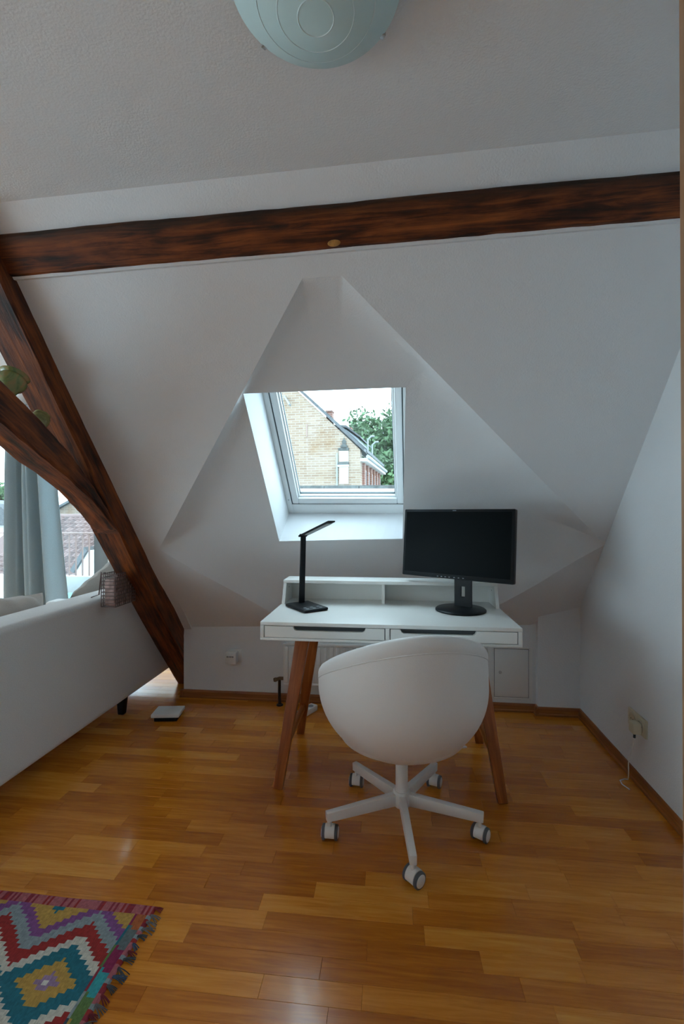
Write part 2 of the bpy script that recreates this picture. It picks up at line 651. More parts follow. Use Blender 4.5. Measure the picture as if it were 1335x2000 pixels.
def hollow(x, y, t):
    k = 3.6
    return rim_depth(x, y) * (1 - math.exp(-k * t)) / (1 - math.exp(-k))


def p_slope(x, y, off=0.0):
    return Vector((x, y, z_slope(x, y))) + NOUT * off


# ------------------------------------------------------------------ room shell
def struct(name, me, mat, parent=None, label=None):
    o = link(name, me, mat, parent)
    if parent is None:
        o['kind'] = 'structure'
    if label:
        o['label'] = label
    return o


XL, XW = -4.3, -1.40          # far left wall, dormer cheek
YB, YF = -2.05, 3.75          # back knee wall, dormer glazing

floor = struct('floor', box_me('floor', (XL, YB, -0.08), (1.2, YF + 0.02, -0.013)), 'subfloor',
               label='glossy golden oak strip parquet floor')

# slope with the kite cut out
rings = []
for k in range(11):
    t = k / 10
    rg = []
    for a in angs:
        ki, ou = ray_poly(a, KITE), ray_poly(a, OUTER)
        x, y = lerp(ki[0], ou[0], t), lerp(ki[1], ou[1], t)
        rg.append((x, y, z_slope(x, y)))
    rings.append(rg)
struct('wall_slope', loft('wall_slope', rings, False, True, True, 30), 'plaster',
       label='white textured sloping attic ceiling over the desk')
# hollow surface from kite edge to the skylight opening
rings = []
for k in range(25):
    t = k / 24
    rg = []
    for a in angs:
        ki, re = ray_poly(a, KITE), ray_poly(a, RECT)
        x, y = lerp(ki[0], re[0], t), lerp(ki[1], re[1], t)
        rg.append(p_slope(x, y, hollow(re[0], re[1], t)))
    rings.append(rg)
niche = struct('wall_niche', loft('wall_niche', rings, False, True, True, 60), 'plaster',
               label='kite-shaped white plaster hollow around the roof window')
RV = 0.39

# flat ceiling, in two pieces around the slope, with thickness
v = []
for x, y in ((XL, -.52), (1.25, -.52), (1.25, y_crease(1.25)), (-1.40, y_crease(-1.40)), (-1.40, YF + .1), (XL, YF + .1)):
    v.append((x, y, z_ceil(x)))
v += [(a, b, c + 0.12) for a, b, c in v]
f = [(0, 1, 2, 3), (0, 3, 4, 5), (6, 7, 8, 9), (6, 9, 10, 11)] + [(i, (i + 1) % 6, (i + 1) % 6 + 6, i + 6) for i in range(6)]
struct('ceiling', pydata('ceiling', v, f), 'plaster', label='flat white ceiling above the timber beam')

# right wall
v = [(wall_x(YB), YB, -0.05), (wall_x(YK + .05), YK + .05, -0.05), (wall_x(YK + .05), YK + .05, 2.5), (wall_x(YB), YB, 2.5)]
v += [(x + 0.12, y, z) for x, y, z in v]
f = [(0, 1, 2, 3), (4, 5, 6, 7)] + [(i, (i + 1) % 4, (i + 1) % 4 + 4, i + 4) for i in range(4)]
struct('wall_right', pydata('wall_right', v, f), 'plaster', label='plain white side wall with the double socket')

# knee wall under the slope (left end closed)
v, f = [], []
xs = [-1.355, -0.8, -0.3, 0.2, 0.85, 1.128]
for x in xs:
    v += [(x, YK, -0.05), (x, YK, knee_top(x)), (x, YK + 0.1, knee_top(x) - 0.13), (x, YK + 0.1, -0.05)]
for i in range(len(xs) - 1):
    for j in range(4):
        a = i * 4 + j
        b = i * 4 + (j + 1) % 4
        f.append((a, b, b + 4, a + 4))
f += [(0, 1, 2, 3), tuple(len(v) - 4 + j for j in range(4))]
struct('wall_far', pydata('wall_far', v, f), 'plaster', label='low white knee wall behind the desk')
v = [(0.885, 2.845), (1.15, 2.845), (1.15, 2.95), (0.885, 2.95)]
struct('wall_pier', prism_me('wall_pier', v, 2, -0.02, 0.66), 'plaster', label='boxed white pier in the corner by the right wall')

# dormer cheek, glazing wall, left wall, back wall
cheek = [(y_crease(XW) - .05, z_slope(XW, y_crease(XW) - .05) + .02), (y_crease(XW) - .05, 2.38), (YF + .1, 2.38), (YF + .1, -.05), (YK + .02, -.05), (YK + .02, 0.42)]
struct('wall_cheek', prism_me('wall_cheek', cheek, 0, -1.352, -1.30), 'plaster', label='dormer side wall behind the rafter')
LY0, LY1, LZ0, LZ1 = -1.75, 1.30, 0.10, 2.02
me_ = bmesh.new()
for lo_, hi_ in (((XL - .1, YB, -.05), (XL, LY0, 2.5)), ((XL - .1, LY1, -.05), (XL, YF + .1, 2.5)),
                 ((XL - .1, LY0, LZ1), (XL, LY1, 2.5)), ((XL - .1, LY0, -.05), (XL, LY1, LZ0))):
    r_ = bmesh.ops.create_cube(me_, size=1)
    for q_ in r_['verts']:
        q_.co = Vector([lo_[i] + (q_.co[i] + 0.5) * (hi_[i] - lo_[i]) for i in range(3)])
struct('wall_left', finish(me_, 'wall_left'), 'plaster', label='white wall at the far left with wide added windows')
GX0, GX1, GZ1 = -4.2, -1.72, 2.02


def wall_with_hole(name, x0, x1, z0, z1, hx0, hx1, hz0, hz1, y0, y1):
    bm = bmesh.new()
    for lo, hi in (((x0, y0, z0), (hx0, y1, z1)), ((hx1, y0, z0), (x1, y1, z1)), ((hx0, y0, hz1), (hx1, y1, z1)), ((hx0, y0, z0), (hx1, y1, hz0))):
        if min(hi[i] - lo[i] for i in range(3)) < 1e-4:
            continue
        r = bmesh.ops.create_cube(bm, size=1)
        for q in r['verts']:
            q.co = Vector([lo[i] + (q.co[i] + 0.5) * (hi[i] - lo[i]) for i in range(3)])
    return finish(bm, name)


struct('wall_dormer', wall_with_hole('wall_dormer', XL, -1.30, -.06, 2.4, GX0, GX1, 0.0, GZ1, YF, YF + .12), 'plaster',
       label='white dormer wall around the balcony window')
# behind the viewer the roof comes down again
YS = -0.55
ZS = 2.30
BD = Vector((0, YB - YS, 0.46 - ZS))
BL = BD.length
BD.normalize()
BN = Vector((0, BD.z, -BD.y))               # out through the back roof
if BN.z < 0:
    BN = -BN
MB = Matrix((Vector((1, 0, 0)), BD, BN)).transposed().to_4x4()
MB.translation = Vector((0, YS, ZS))
bm = bmesh.new()
r_ = bmesh.ops.create_cube(bm, size=1)
for q in r_['verts']:
    lo_, hi_ = (XL, -.12, 0), (1.2, BL + .1, .2)
    q.co = Vector([lo_[i] + (q.co[i] + 0.5) * (hi_[i] - lo_[i]) for i in range(3)])
me = finish(bm, 'wall_back')
me.transform(MB)
struct('wall_back', me, 'plaster', label='white roof slope behind the viewer')
struct('wall_rear', box_me('wall_rear', (XL, YB - .1, -.06), (1.2, YB, .60)), 'plaster', label='low knee wall behind the viewer')


# ------------------------------------------------------------------ windows
def sash(name, x0, x1, z0, z1, y, fw, dep, mat, parent):
    """Four rails round a pane in an XZ plane."""
    for nm, lo, hi in (('stile', (x0, y, z0), (x0 + fw, y + dep, z1)), ('stile', (x1 - fw, y, z0), (x1, y + dep, z1)),
                       ('rail', (x0 + fw, y, z0), (x1 - fw, y + dep, z0 + fw)), ('rail', (x0 + fw, y, z1 - fw), (x1 - fw, y + dep, z1))):
        box(nm, lo, hi, mat, parent, 0.004)
    box('pane', (x0 + fw, y + dep * .45, z0 + fw), (x1 - fw, y + dep * .55, z1 - fw), 'glass', parent)


win2 = empty('window_2', (0, 0, 0), kind='structure', label='tall balcony window in the dormer beyond the sofa')
sash('w', GX0, -3.28, 0.0, GZ1, YF + .02, 0.07, 0.07, 'winframe', win2)
sash('w', -3.28, -2.47, 0.0, GZ1, YF + .02, 0.13, 0.07, 'aluminium', win2)
sash('w', -2.47, GX1, 0.0, GZ1, YF + .02, 0.065, 0.07, 'winframe', win2)
hd = link('handle', tube_me('handle', [(-2.43, YF - .03, .99), (-2.43, YF - .035, .93), (-2.43, YF - .035, .87)], .010, 8), 'blackmetal', win2)
box('handle_plate', (-2.447, YF - .025, .95), (-2.413, YF + .02, 1.03), 'blackmetal', win2, .004)

win_added = empty('window_added', (0, 0, 0), kind='structure', label='unseen row of tall windows added for light in the far left wall')  # out of view, added to bring daylight in from the left
for i in range(3):
    a, b = lerp(LY0, LY1, i / 3), lerp(LY0, LY1, (i + 1) / 3)
    x0_, x1_ = XL - .08, XL - .02
    for nm, lo, hi in (('stile', (x0_, a, LZ0), (x1_, a + .06, LZ1)), ('stile', (x0_, b - .06, LZ0), (x1_, b, LZ1)),
                       ('rail', (x0_, a + .06, LZ0), (x1_, b - .06, LZ0 + .06)), ('rail', (x0_, a + .06, LZ1 - .06), (x1_, b - .06, LZ1)),
                       ('pane', (XL - .054, a + .06, LZ0 + .06), (XL - .046, b - .06, LZ1 - .06))):
        box(nm, lo, hi, 'glass' if nm == 'pane' else 'winframe', win_added)

# skylight: built in a local frame lying on the roof plane
win1 = empty('window_1', (0, 0, 0), kind='structure', label='white framed roof window with a view of a brick gable')
rq = [p_slope(x, y) for x, y in RECT]
EX = (rq[1] - rq[0] + rq[2] - rq[3]).normalized()
EX = (EX - NOUT * EX.dot(NOUT)).normalized()
EY = NOUT.cross(EX).normalized()
if EY.z > 0:
    EY = -EY                                # down-slope
pc = (rq[0] + rq[1] + rq[2] + rq[3]) / 4
SW, SH = 0.372, 0.500
AX = (EX - EY * .029).normalized()
AY = (EY + EX * .105).normalized()          # old roof: the frame is slightly out of square
MS = Matrix((AX, AY, NOUT)).transposed().to_4x4()
MS.translation = pc + EX * .024 - EY * .029


def sky_part(name, lo, hi, mat, bevel=0.004, parent=win1):
    me = box_me(name, lo, hi, bevel)
    me.transform(MS)
    return link(name, me, mat, parent)


def sky_frame(nm, l, r, t, b, wid, d0, d1, mat, bevel=.004, wb=None):
    """Frame whose outer edge is inset l, r, t, b from the opening; wb = bottom member width."""
    x0, x1, y0, y1 = -SW + l, SW - r, -SH + t, SH - b
    wb = wb or wid
    sky_part(nm, (x0, y0, d0), (x0 + wid, y1, d1), mat, bevel)
    sky_part(nm, (x1 - wid, y0, d0), (x1, y1, d1), mat, bevel)
    sky_part(nm, (x0 + wid, y1 - wb, d0), (x1 - wid, y1, d1), mat, bevel)
    sky_part(nm, (x0 + wid, y0, d0), (x1 - wid, y0 + wid, d1), mat, bevel)


# window reveals
rect_pts = []
for i in range(4):
    a, b = RECT[i], RECT[(i + 1) % 4]
    for j in range(12):
        rect_pts.append((lerp(a[0], b[0], j / 12), lerp(a[1], b[1], j / 12)))
r0 = [p_slope(x, y, rim_depth(x, y)) for x, y in rect_pts]
fc = [MS @ Vector((sx * SW, sy * SH, RV + .002)) for sx, sy in ((-1, -1), (1, -1), (1, 1), (-1, 1))]
r1 = []
for i in range(4):
    for j in range(12):
        r1.append(fc[i].lerp(fc[(i + 1) % 4], j / 12))
struct('trim_1', loft('trim_1', [r0, r1], False, True, False), 'plaster_smooth', label='smooth white reveal of the roof window')

sky_frame('outer_frame', 0, 0, 0, 0, .030, RV - .004, RV + .09, 'winframe', .003, wb=.070)
sky_frame('gasket', .028, .028, .028, .068, .010, RV + .003, RV + .05, 'gasket', .001)
sky_frame('sash', .036, .036, .036, .076, .038, RV - .004, RV + .10, 'winframe', .005, wb=.040)
sky_frame('glazing_bead', .072, .072, .072, .114, .012, RV + .015, RV + .06, 'winframe', .003, wb=.010)
sky_frame('glass_seal', .083, .083, .083, .123, .004, RV + .035, RV + .052, 'gasket', .001)
sky_part('pane', (-SW + .07, -SH + .07, RV + .040), (SW - .07, SH - .11, RV + .048), 'glass', 0)
sky_part('hinge_screw', (-SW + .012, SH - .11, RV - .008), (-SW + .020, SH - .102, RV - .003), 'steel', 0.001)

# ------------------------------------------------------------------ parquet planks
PW = 0.0620
lens = [0.26, 0.31, 0.36, 0.42, 0.47, 0.52]


def plank_me(L):
    g = 0.0002
    x0, x1, y0, y1 = g, L - g, g, PW - g
    c = 0.0005
    v = [(x0, y0, -.013), (x1, y0, -.013), (x1, y1, -.013), (x0, y1, -.013),
         (x0, y0, -c), (x1, y0, -c), (x1, y1, -c), (x0, y1, -c),
         (x0 + c, y0 + c, 0), (x1 - c, y0 + c, 0), (x1 - c, y1 - c, 0), (x0 + c, y1 - c, 0)]
    f = [(8, 9, 10, 11)]
    for i in range(4):
        j = (i + 1) % 4
        f += [(i, j, j + 4, i + 4), (i + 4, j + 4, j + 8, i + 8)]
    return v, f


pl_mesh = {}
for L in lens:
    v, f = plank_me(L)
    pl_mesh[L] = pydata('plank', v, f)
rest = {}
rng = random.Random(21)
count = 0
y = YB
row = 0
while y + PW <= YF + .02:
    if row % 3 == 0:
        boff = rng.uniform(0, .5)
    x = XL + 0.02 - rng.uniform(0, .25) + boff * .3
    while x < 1.16:
        L = rng.choice(lens)
        x1 = x + L
        if x1 > 1.2:
            x1 = 1.2
        vis = (0.9 < y < 2.95 and x1 > -1.55 and x < 1.12) or (2.95 <= y < 3.72 and x1 > -1.95 and x < -1.42)
        # left of the line of sight at the near end
        if vis and x1 < -1.0 * y + 0.05 and y < 1.6:
            vis = False
        if vis and x1 <= 1.2 and x >= XL and count < 298 and abs(x1 - x - L) < 1e-6:
            link('plank', pl_mesh[L], 'oak', floor, loc=(x, y, 0))
            count += 1
        else:
            xa = max(x, XL)
            if x1 - xa > .01:
                k = rng.randrange(4)
                rest.setdefault(k, []).append((xa, x1, y))
        x += L
    y += PW
    row += 1
for k, lst in rest.items():
    V, Fc = [], []
    for xa, x1, yy in lst:
        v, f = plank_me(x1 - xa)
        o = len(V)
        V += [(a + xa, b + yy, c) for a, b, c in v]
        Fc += [tuple(i + o for i in q) for q in f]
    ob = link('more_planks', pydata('more_planks', V, Fc, recalc=False), 'oak', floor)
    ob['kind'] = 'stuff'


# ------------------------------------------------------------------ skirting boards
def skirt(name, p0, p1, nrm, label):
    p0, p1, n_ = Vector((*p0, 0)), Vector((*p1, 0)), Vector((*nrm, 0))
    prof = [(0, 0), (.019, 0), (.019, .010), (.014, .016), (.013, .040), (.008, .049), (0, .050)]
    d = (p1 - p0)
    L = d.length
    d.normalize()
    me = loft(name, [[(t, a, b) for a, b in prof] for t in (0, L)], True, True, True, 25)
    o = link(name, me, 'skirting')
    o.matrix_world = Matrix((d, n_, Vector((0, 0, 1)))).transposed().to_4x4()
    o.location = p0
    props(o, label=label, kind='structure')
    return o


skirt('baseboard_far', (-1.375, YK), (0.885, YK), (0, -1), 'brown oak skirting along the low knee wall')
skirt('baseboard_pier', (0.868, 2.845), (1.128, 2.845), (0, -1), 'brown oak skirting on the corner pier')
skirt('baseboard_return', (0.885, YK), (0.885, 2.828), (-1, 0), 'short return of oak skirting at the pier')
skirt('baseboard_right', (wall_x(2.845), 2.845), (wall_x(0.9), 0.9), (-1, 0.02), 'brown oak skirting along the right wall')
skirt('baseboard_end', (-1.355, YK + .1), (-1.355, YK - .018), (-1, 0), 'end piece of oak skirting by the rafter foot')


# ------------------------------------------------------------------ timbers
def slope_pt(x, y, off=0.0):
    return Vector((x, y, Z0 + SB * (2.88 - y) + SG * (x + 1.355))) + NOUT * off


UPS = Vector((0, -1, SB)).normalized()      # up the slope
st = []
for i in range(45):
    t = i / 44
    x = lerp(-1.50, 1.13, t)
    yb_ = 1.516 + (x + 1.411) * (1.586 - 1.518) / (0.942 + 1.411)      # lower edge
    yt_ = 1.437 + (x + 1.333) * (1.501 - 1.435) / (0.891 + 1.333)      # upper edge
    lo = slope_pt(x, yb_)
    hi = slope_pt(x, yt_)
    mid = (lo + hi) / 2
    wob = 0.002 * math.sin(x * 5.1) + 0.001 * math.sin(x * 13 + 1)
    st.append((mid - NOUT * (-0.018) + UPS * wob * 0.5, (hi - lo) / 2 * (1 + wob * 2), -NOUT * (0.040 + wob * .6)))
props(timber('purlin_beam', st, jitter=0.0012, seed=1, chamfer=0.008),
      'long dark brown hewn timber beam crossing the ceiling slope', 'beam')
kn = lathe_me('knot', [(.0005, .006), (.012, .005), (.020, .002), (.023, -.004)], 20, cap=False)
kn.transform(Matrix.Diagonal((1.0, .48, 1, 1)))
kn.transform(Matrix((Vector((1, 0, .05)).normalized(), UPS, -NOUT)).transposed().to_4x4())
kno = link('knot', kn, plain('pale_knot', (.42, .20, .045), .5, var=.35, vscale=60), bpy.data.objects['purlin_beam'])
kno.location = (-0.187, 1.5229, 2.126)
# thin plaster lip under the beam
st = []
lip = []
for i in range(30):
    x = lerp(-1.38, 1.12, i / 29)
    yb_ = 1.516 + (x + 1.411) * 0.0289
    p = slope_pt(x, yb_)
    a = -NOUT
    b = -UPS
    hgt = 0.012 + 0.003 * noise.noise(Vector((x * 6, 0, 0)))
    lip.append([p + b * -.004, p + a * hgt + b * -.004, p + a * hgt + b * 0.010, p + b * 0.017])
struct('trim_2', loft('trim_2', lip, True, True, True, 30), 'plaster', label='narrow plaster lip below the ceiling beam')

# rafter along the left edge of the slope
st = []
for i in range(40):
    t = i / 39
    y_ = lerp(1.36, 3.33, t)
    base = Vector((-1.43, y_, Z0 + SB * (2.88 - y_) + 0.015))
    if t > 0.70:
        base.z += 0.03 * (t - 0.70) / 0.3
    prot = lerp(0.080, 0.118, min(1, max(0, (y_ - 1.5) / 0.9)))
    NS = Vector((0, NOUT.y, NOUT.z)).normalized()
    up = 0.03
    st.append((base + NS * (up - prot) / 2, Vector((0.075 + 0.001 * math.sin(t * 19), 0, 0)), NS * (up + prot) / 2))
props(timber('rafter_beam', st, jitter=0.0015, seed=2, chamfer=0.009),
      'dark brown diagonal rafter running down beside the sofa to the floor', 'beam')

# curved brace dropping into the rafter, vases stand on it
tops = [(0.95, 1.88), (1.20, 1.80), (1.452, 1.687), (1.64, 1.583), (1.80, 1.475), (1.95, 1.352), (2.08, 1.22), (2.16, 1.11)]
bots = [(0.95, 1.69), (1.20, 1.625), (1.452, 1.537), (1.62, 1.452), (1.78, 1.372), (1.93, 1.288), (2.05, 1.205), (2.12, 1.14)]


def interp(pts, t):
    k = t * (len(pts) - 1)
    i = min(int(k), len(pts) - 2)
    return Vector(pts[i]).lerp(Vector(pts[i + 1]), k - i)


st = []
for i in range(34):
    t = i / 33
    a, b = interp(tops, t), interp(bots, t)
    mid = (a + b) / 2
    hv = (a - b) / 2
    wx = 0.066 + .003 * math.sin(t * 17)
    st.append((Vector((-1.348 - wx, mid.x, mid.y)), Vector((wx, 0, 0)), Vector((0, hv.x, hv.y))))
props(timber('brace_beam', st, jitter=0.002, seed=3, chamfer=0.010),
      'curved dark timber brace meeting the rafter, with two small vases on it', 'beam')

# ------------------------------------------------------------------ door jamb at the right edge
dj = empty('door_1', (0, 0, 0), kind='structure', label='brown wooden door frame at the right edge')
me = box_me('jamb', (0, -.06, 0), (0.05, .06, 2.42), .004)
me.transform(Matrix.Rotation(math.radians(-0.25), 4, 'Y'))
link('jamb', me, 'doorwood', dj, loc=(0.4785, .74, -.01))
box('partition', (0.51, .70, -.01), (1.06, .78, 2.32), 'plaster', dj)

# ------------------------------------------------------------------ ceiling lamp
LX, LY = -0.147, 0.898
zc = z_ceil(LX)
lamp = empty('ceiling_lamp', (LX, LY, zc), label='round frosted glass ceiling lamp with ring pattern and small clips', cat='lamp')
R = 0.172
prof = []
for i in range(17):
    t = i / 16
    r = R * t
    prof.append((max(r, .0005), -0.098 + 0.068 * t ** 2.2))
prof += [(R - .002, -.026), (R - .010, -.028)]
for i in range(12):
    t = 1 - i / 11
    prof.append((max((R - .012) * t, .0005), -0.092 + 0.064 * t ** 2.2))
link('glass_shade', lathe_me('glass_shade', prof, 72, cap=False), 'frosted', lamp)
for rr in (0.036, 0.077, 0.118):
    z = -0.098 + 0.068 * (rr / R) ** 2.2
    rg = [[((rr + .0016 * math.cos(q)) * math.cos(2 * PI * k / 72), (rr + .0016 * math.cos(q)) * math.sin(2 * PI * k / 72), z + .0012 * math.sin(q)) for q in (0, 1.57, 3.14, 4.71)] for k in range(73)]
    link('etched_ring', loft('etched_ring', rg, False), 'frosted_ring', lamp)
link('base_plate', lathe_me('base_plate', [(.09, -.03), (.09, -.004), (.085, 0.003)], 40), 'whitemetal', lamp)
for a in (40, 142, 270):
    q = math.radians(a)
    me = box_me('clip', (R - .010, -.006, -.034), (R + .004, .006, -.016), .002)
    me.transform(Matrix.Rotation(q, 4, 'Z'))
    link('clip', me, 'steel', lamp)
    me = bar_me('spring_arm', (0.085, 0, -.012), (R - .006, 0, -.022), .006, .003, (0, 1, 0), bevel=0)
    me.transform(Matrix.Rotation(q, 4, 'Z'))
    link('spring_arm', me, 'steel', lamp)

# ------------------------------------------------------------------ desk
desk = empty('writing_desk', (-0.010, 1.905, 0), label='white lacquered desk with raised back shelf, two drawers and angled wooden legs', cat='desk')
HW = 0.543
DD = 0.55
ZT = 0.75
ZB = 0.671
box('desk_top', (-HW, 0, ZT - .016), (HW, DD, ZT), 'lacquer', desk, .002)
box('bottom_panel', (-HW, 0.0, ZB), (HW, DD, ZB + .011), 'lacquer', desk, .0015)
for s in (-1, 1):
    box('side_panel', (min(s * HW, s * (HW - .016)), 0, ZB + .011), (max(s * HW, s * (HW - .016)), DD, ZT - .016), 'lacquer', desk, .0015)
box('divider', (-.009, .001, ZB + .011), (.009, DD - .02, ZT - .016), 'lacquer', desk, .001)
box('rear_panel', (-HW + .016, DD - .014, ZB + .011), (HW - .016, DD, ZT - .016), 'lacquer', desk)
for s in (-1, 1):
    x0, x1 = (-HW + .0195, -.0125) if s < 0 else (.0125, HW - .0195)
    z0_, z1_ = ZB + .0135, ZT - .0185
    cx = (x0 + x1) / 2 + (0.022 if s < 0 else -0.06)
    hw = 0.155
    poly = [(x0, z0_), (x1, z0_), (x1, z1_), (cx + hw, z1_), (cx + hw - .006, z1_ - .013), (cx + hw - .014, z1_ - .0175),
            (cx - hw + .014, z1_ - .0175), (cx - hw + .006, z1_ - .013), (cx - hw, z1_), (x0, z1_)]
    d = link('drawer', prism_me('drawer', poly, 1, .0015, .017), 'lacquer', desk)
    box('drawer_shade', (x0 - .003, .0185, z0_ - .002), (x1 + .003, .42, z1_ + .002), 'shadowgap', d)  # dark-coloured block standing in for shade in the drawer gaps and pull slot
# hutch
HY0, HY1, HZ = 0.372, 0.55, 0.868
hw2 = HW - .004
for s in (-1, 1):
    poly = [(HY0, ZT), (HY1, ZT), (HY1, HZ - .016), (HY0 + .045, HZ - .016)]
    o = link('hutch_side', prism_me('hutch_side', poly, 0, min(s * hw2, s * (hw2 - .016)), max(s * hw2, s * (hw2 - .016)), .001), 'lacquer', desk)
    link('screw_cap', lathe_me('screw_cap', [(.004, 0), (.004, .001)], 10), 'icon', o,
         loc=(s * (hw2 - .0165), HY0 + .10, HZ - .045), rot=(0, PI / 2, 0))
box('hutch_shelf', (-hw2, HY0 + .040, HZ - .016), (hw2, HY1, HZ), 'lacquer', desk, .0015)
box('hutch_divider', (-.032, HY0 + .062, ZT), (-.016, HY1 - .012, HZ - .016), 'lacquer', desk, .001)
box('hutch_back', (-hw2 + .016, HY1 - .012, ZT), (hw2 - .016, HY1, HZ - .016), 'lacquer', desk)
# legs (desk-local = world minus origin)
OX, OY = desk.location.x, desk.location.y
for s in (-1, 1):
    f0 = (s * 0.480, 1.969 - OY, 0)
    f1 = (s * 0.392, 2.128 - OY, ZB)
    b0 = (s * 0.480, 2.475 - OY, 0)
    b1 = (s * 0.368, 2.285 - OY, ZB)

    def leg(p, q):
        p, q = Vector(p), Vector(q)
        L = (q - p).length
        me = bar_me('leg', (0, 0, 0), (L, 0, 0), .040, .030, (0, 1, 0), .066, .034, .003)
        o = link('leg', me, 'legwood', desk)
        d = (q - p).normalized()
        a = Vector((1, 0.0, 0))
        a = (a - d * a.dot(d)).normalized()
        o.matrix_local = Matrix((d, a, d.cross(a))).transposed().to_4x4()
        o.location = p
        return o
    leg(f0, f1)
    leg(b0, b1)
    pf = Vector(f0).lerp(Vector(f1), .25)
    pb = Vector(b0).lerp(Vector(b1), .25)
    L = (pb - pf).length
    o = link('stretcher', bar_me('stretcher', (0, 0, 0), (L, 0, 0), .022, .034, (0, 1, 0)), 'legwood', desk)
    d = (pb - pf).normalized()
    o.matrix_local = Matrix((d, Vector((1, 0, 0)), d.cross(Vector((1, 0, 0))))).transposed().to_4x4()
    o.location = pf

# ------------------------------------------------------------------ desk lamp
dl = empty('desk_lamp', (-0.405, 2.19, ZT), (0, 0, math.radians(-50.7)),
           label='slim black folding LED lamp standing at the left of the desk', cat='lamp')
box('base', (-.10, -.066, 0.001), (.10, .066, .016), 'black', dl, .006)
for i in range(2):
    for j in range(3):
        link('touch_key', lathe_me('touch_key', [(.008, 0), (.008, .0006)], 16), 'icon', dl, loc=(.055 + i * .026, -.038 + j * .036, .0160))
link('stem', bar_me('stem', (-.070, .012, .014), (-.064, .018, .352), .012, .030, (1, 0, 0), .011, .028, .003), 'blackmetal', dl)
link('hinge', tube_me('hinge', [(-.064, .000, .353), (-.064, .036, .353)], .008, 12), 'black', dl)
head = link('lamp_head', bar_me('lamp_head', (-.082, .018, .348), (.205, .018, .428), .040, .010, (0, 1, 0), .040, .008, .0035), 'blackmetal', dl)
link('light_strip', bar_me('light_strip', (-.025, .018, .3575), (.185, .018, .4160), .026, .002, (0, 1, 0), bevel=0), 'led', head)

# ------------------------------------------------------------------ monitor
mon = empty('computer_monitor', (0.335, 2.215, ZT), (0, 0, math.radians(-31.5)),
            label='black widescreen monitor turned sideways on a round foot', cat='monitor')
link('foot', lathe_me('foot', [(.112, 0), (.118, .002), (.118, .008), (.112, .013), (.03, .017), (.0005, .017)], 64), 'black', mon)
# neck with a slot
bm = bmesh.new()
nw, nh = .043, .30
slot = [(-.010, .062), (.010, .062), (.010, .112), (-.010, .112)]
yn0, yn1 = .026, .036
outer = [(-nw, .012), (nw, .012), (nw, nh), (-nw, nh)]
O0 = [bm.verts.new((x, yn0, z)) for x, z in outer]
I0 = [bm.verts.new((x, yn0, z)) for x, z in slot]
O1 = [bm.verts.new((x, yn1, z)) for x, z in outer]
I1 = [bm.verts.new((x, yn1, z)) for x, z in slot]
for i in range(4):
    j = (i + 1) % 4
    bm.faces.new((O0[i], O0[j], I0[j], I0[i]))
    bm.faces.new((O1[i], O1[j], I1[j], I1[i]))
    bm.faces.new((O0[i], O0[j], O1[j], O1[i]))
    bm.faces.new((I0[i], I0[j], I1[j], I1[i]))
link('neck', finish(bm, 'neck'), 'black', mon)
pan = empty('display', (-.026, .004, .316))
pan.parent = mon
pan.rotation_euler = (math.radians(-5), 0, 0)
PWd, PH = .279, .1675
# housing: bezel frame plus back
box('housing', (-PWd, -.014, -PH), (PWd, .022, PH), 'black', pan, .005)
box('screen', (-PWd + .013, -.0146, -PH + .021), (PWd - .013, -.0135, PH - .013), 'screen', pan)
box('rear_bulge', (-.16, .02, -.11), (.16, .040, .11), 'black', pan, .012)
for i, xx in enumerate((-.085, -.065, -.045, -.025, .0, .022, .045)):
    box('button', (xx, -.0152, -PH + .006), (xx + .007, -.0138, -PH + .010), 'icon', pan)
box('maker_badge', (-.016, -.0152, PH - .009), (.002, -.0138, PH - .005), 'icon', pan)

# ------------------------------------------------------------------ swivel tub chair
CXc, CYc = 0.046, 1.795
ch = empty('swivel_chair', (CXc, CYc, 0), label='white tub swivel chair on five castors pushed up to the desk', cat='chair')
CR, CZ = 0.325, 0.560
CV = 0.272                                  # depth of the bowl below CZ
AZ0 = math.radians(-74)


def rim_z(az):
    c_ = math.cos(az - AZ0)
    return 0.648 + 0.155 * c_ - 0.012 * (1 - c_ * c_)


def prof_pt(l, az, off=0.0):
    q = CR * PI / 2
    if l <= q:
        a = l / CR
        r, z = (CR - off) * math.sin(a) ** .92, CZ - (CV - off) * math.cos(a)
        # a touch fuller than a ball at the lower flank
        return r, z
    e = l - q
    return CR - off - 0.16 * e * e - .02 * e, CZ + e


def l_of_z(z):
    if z <= CZ:
        return CR * math.acos((CZ - z) / CV)
    return CR * PI / 2 + z - CZ


NA = 96


def shell(f0, f1, off, n=22):
    rings = []
    for i in range(n + 1):
        t = i / n
        rg = []
        for k in range(NA):
            az = 2 * PI * k / NA
            lr = l_of_z(rim_z(az))
            l = lerp(f0(lr), f1(lr), t)
            r, z = prof_pt(l, az, off)
            rg.append((r * math.cos(az), r * math.sin(az), z))
        rings.append(rg)
    return rings


BAND = 0.040
outer_r = shell(lambda lr: 0.012, lambda lr: lr - BAND, 0.0)
link('outer_shell', loft('outer_shell', outer_r, True, True, True, 60), 'chair', ch)
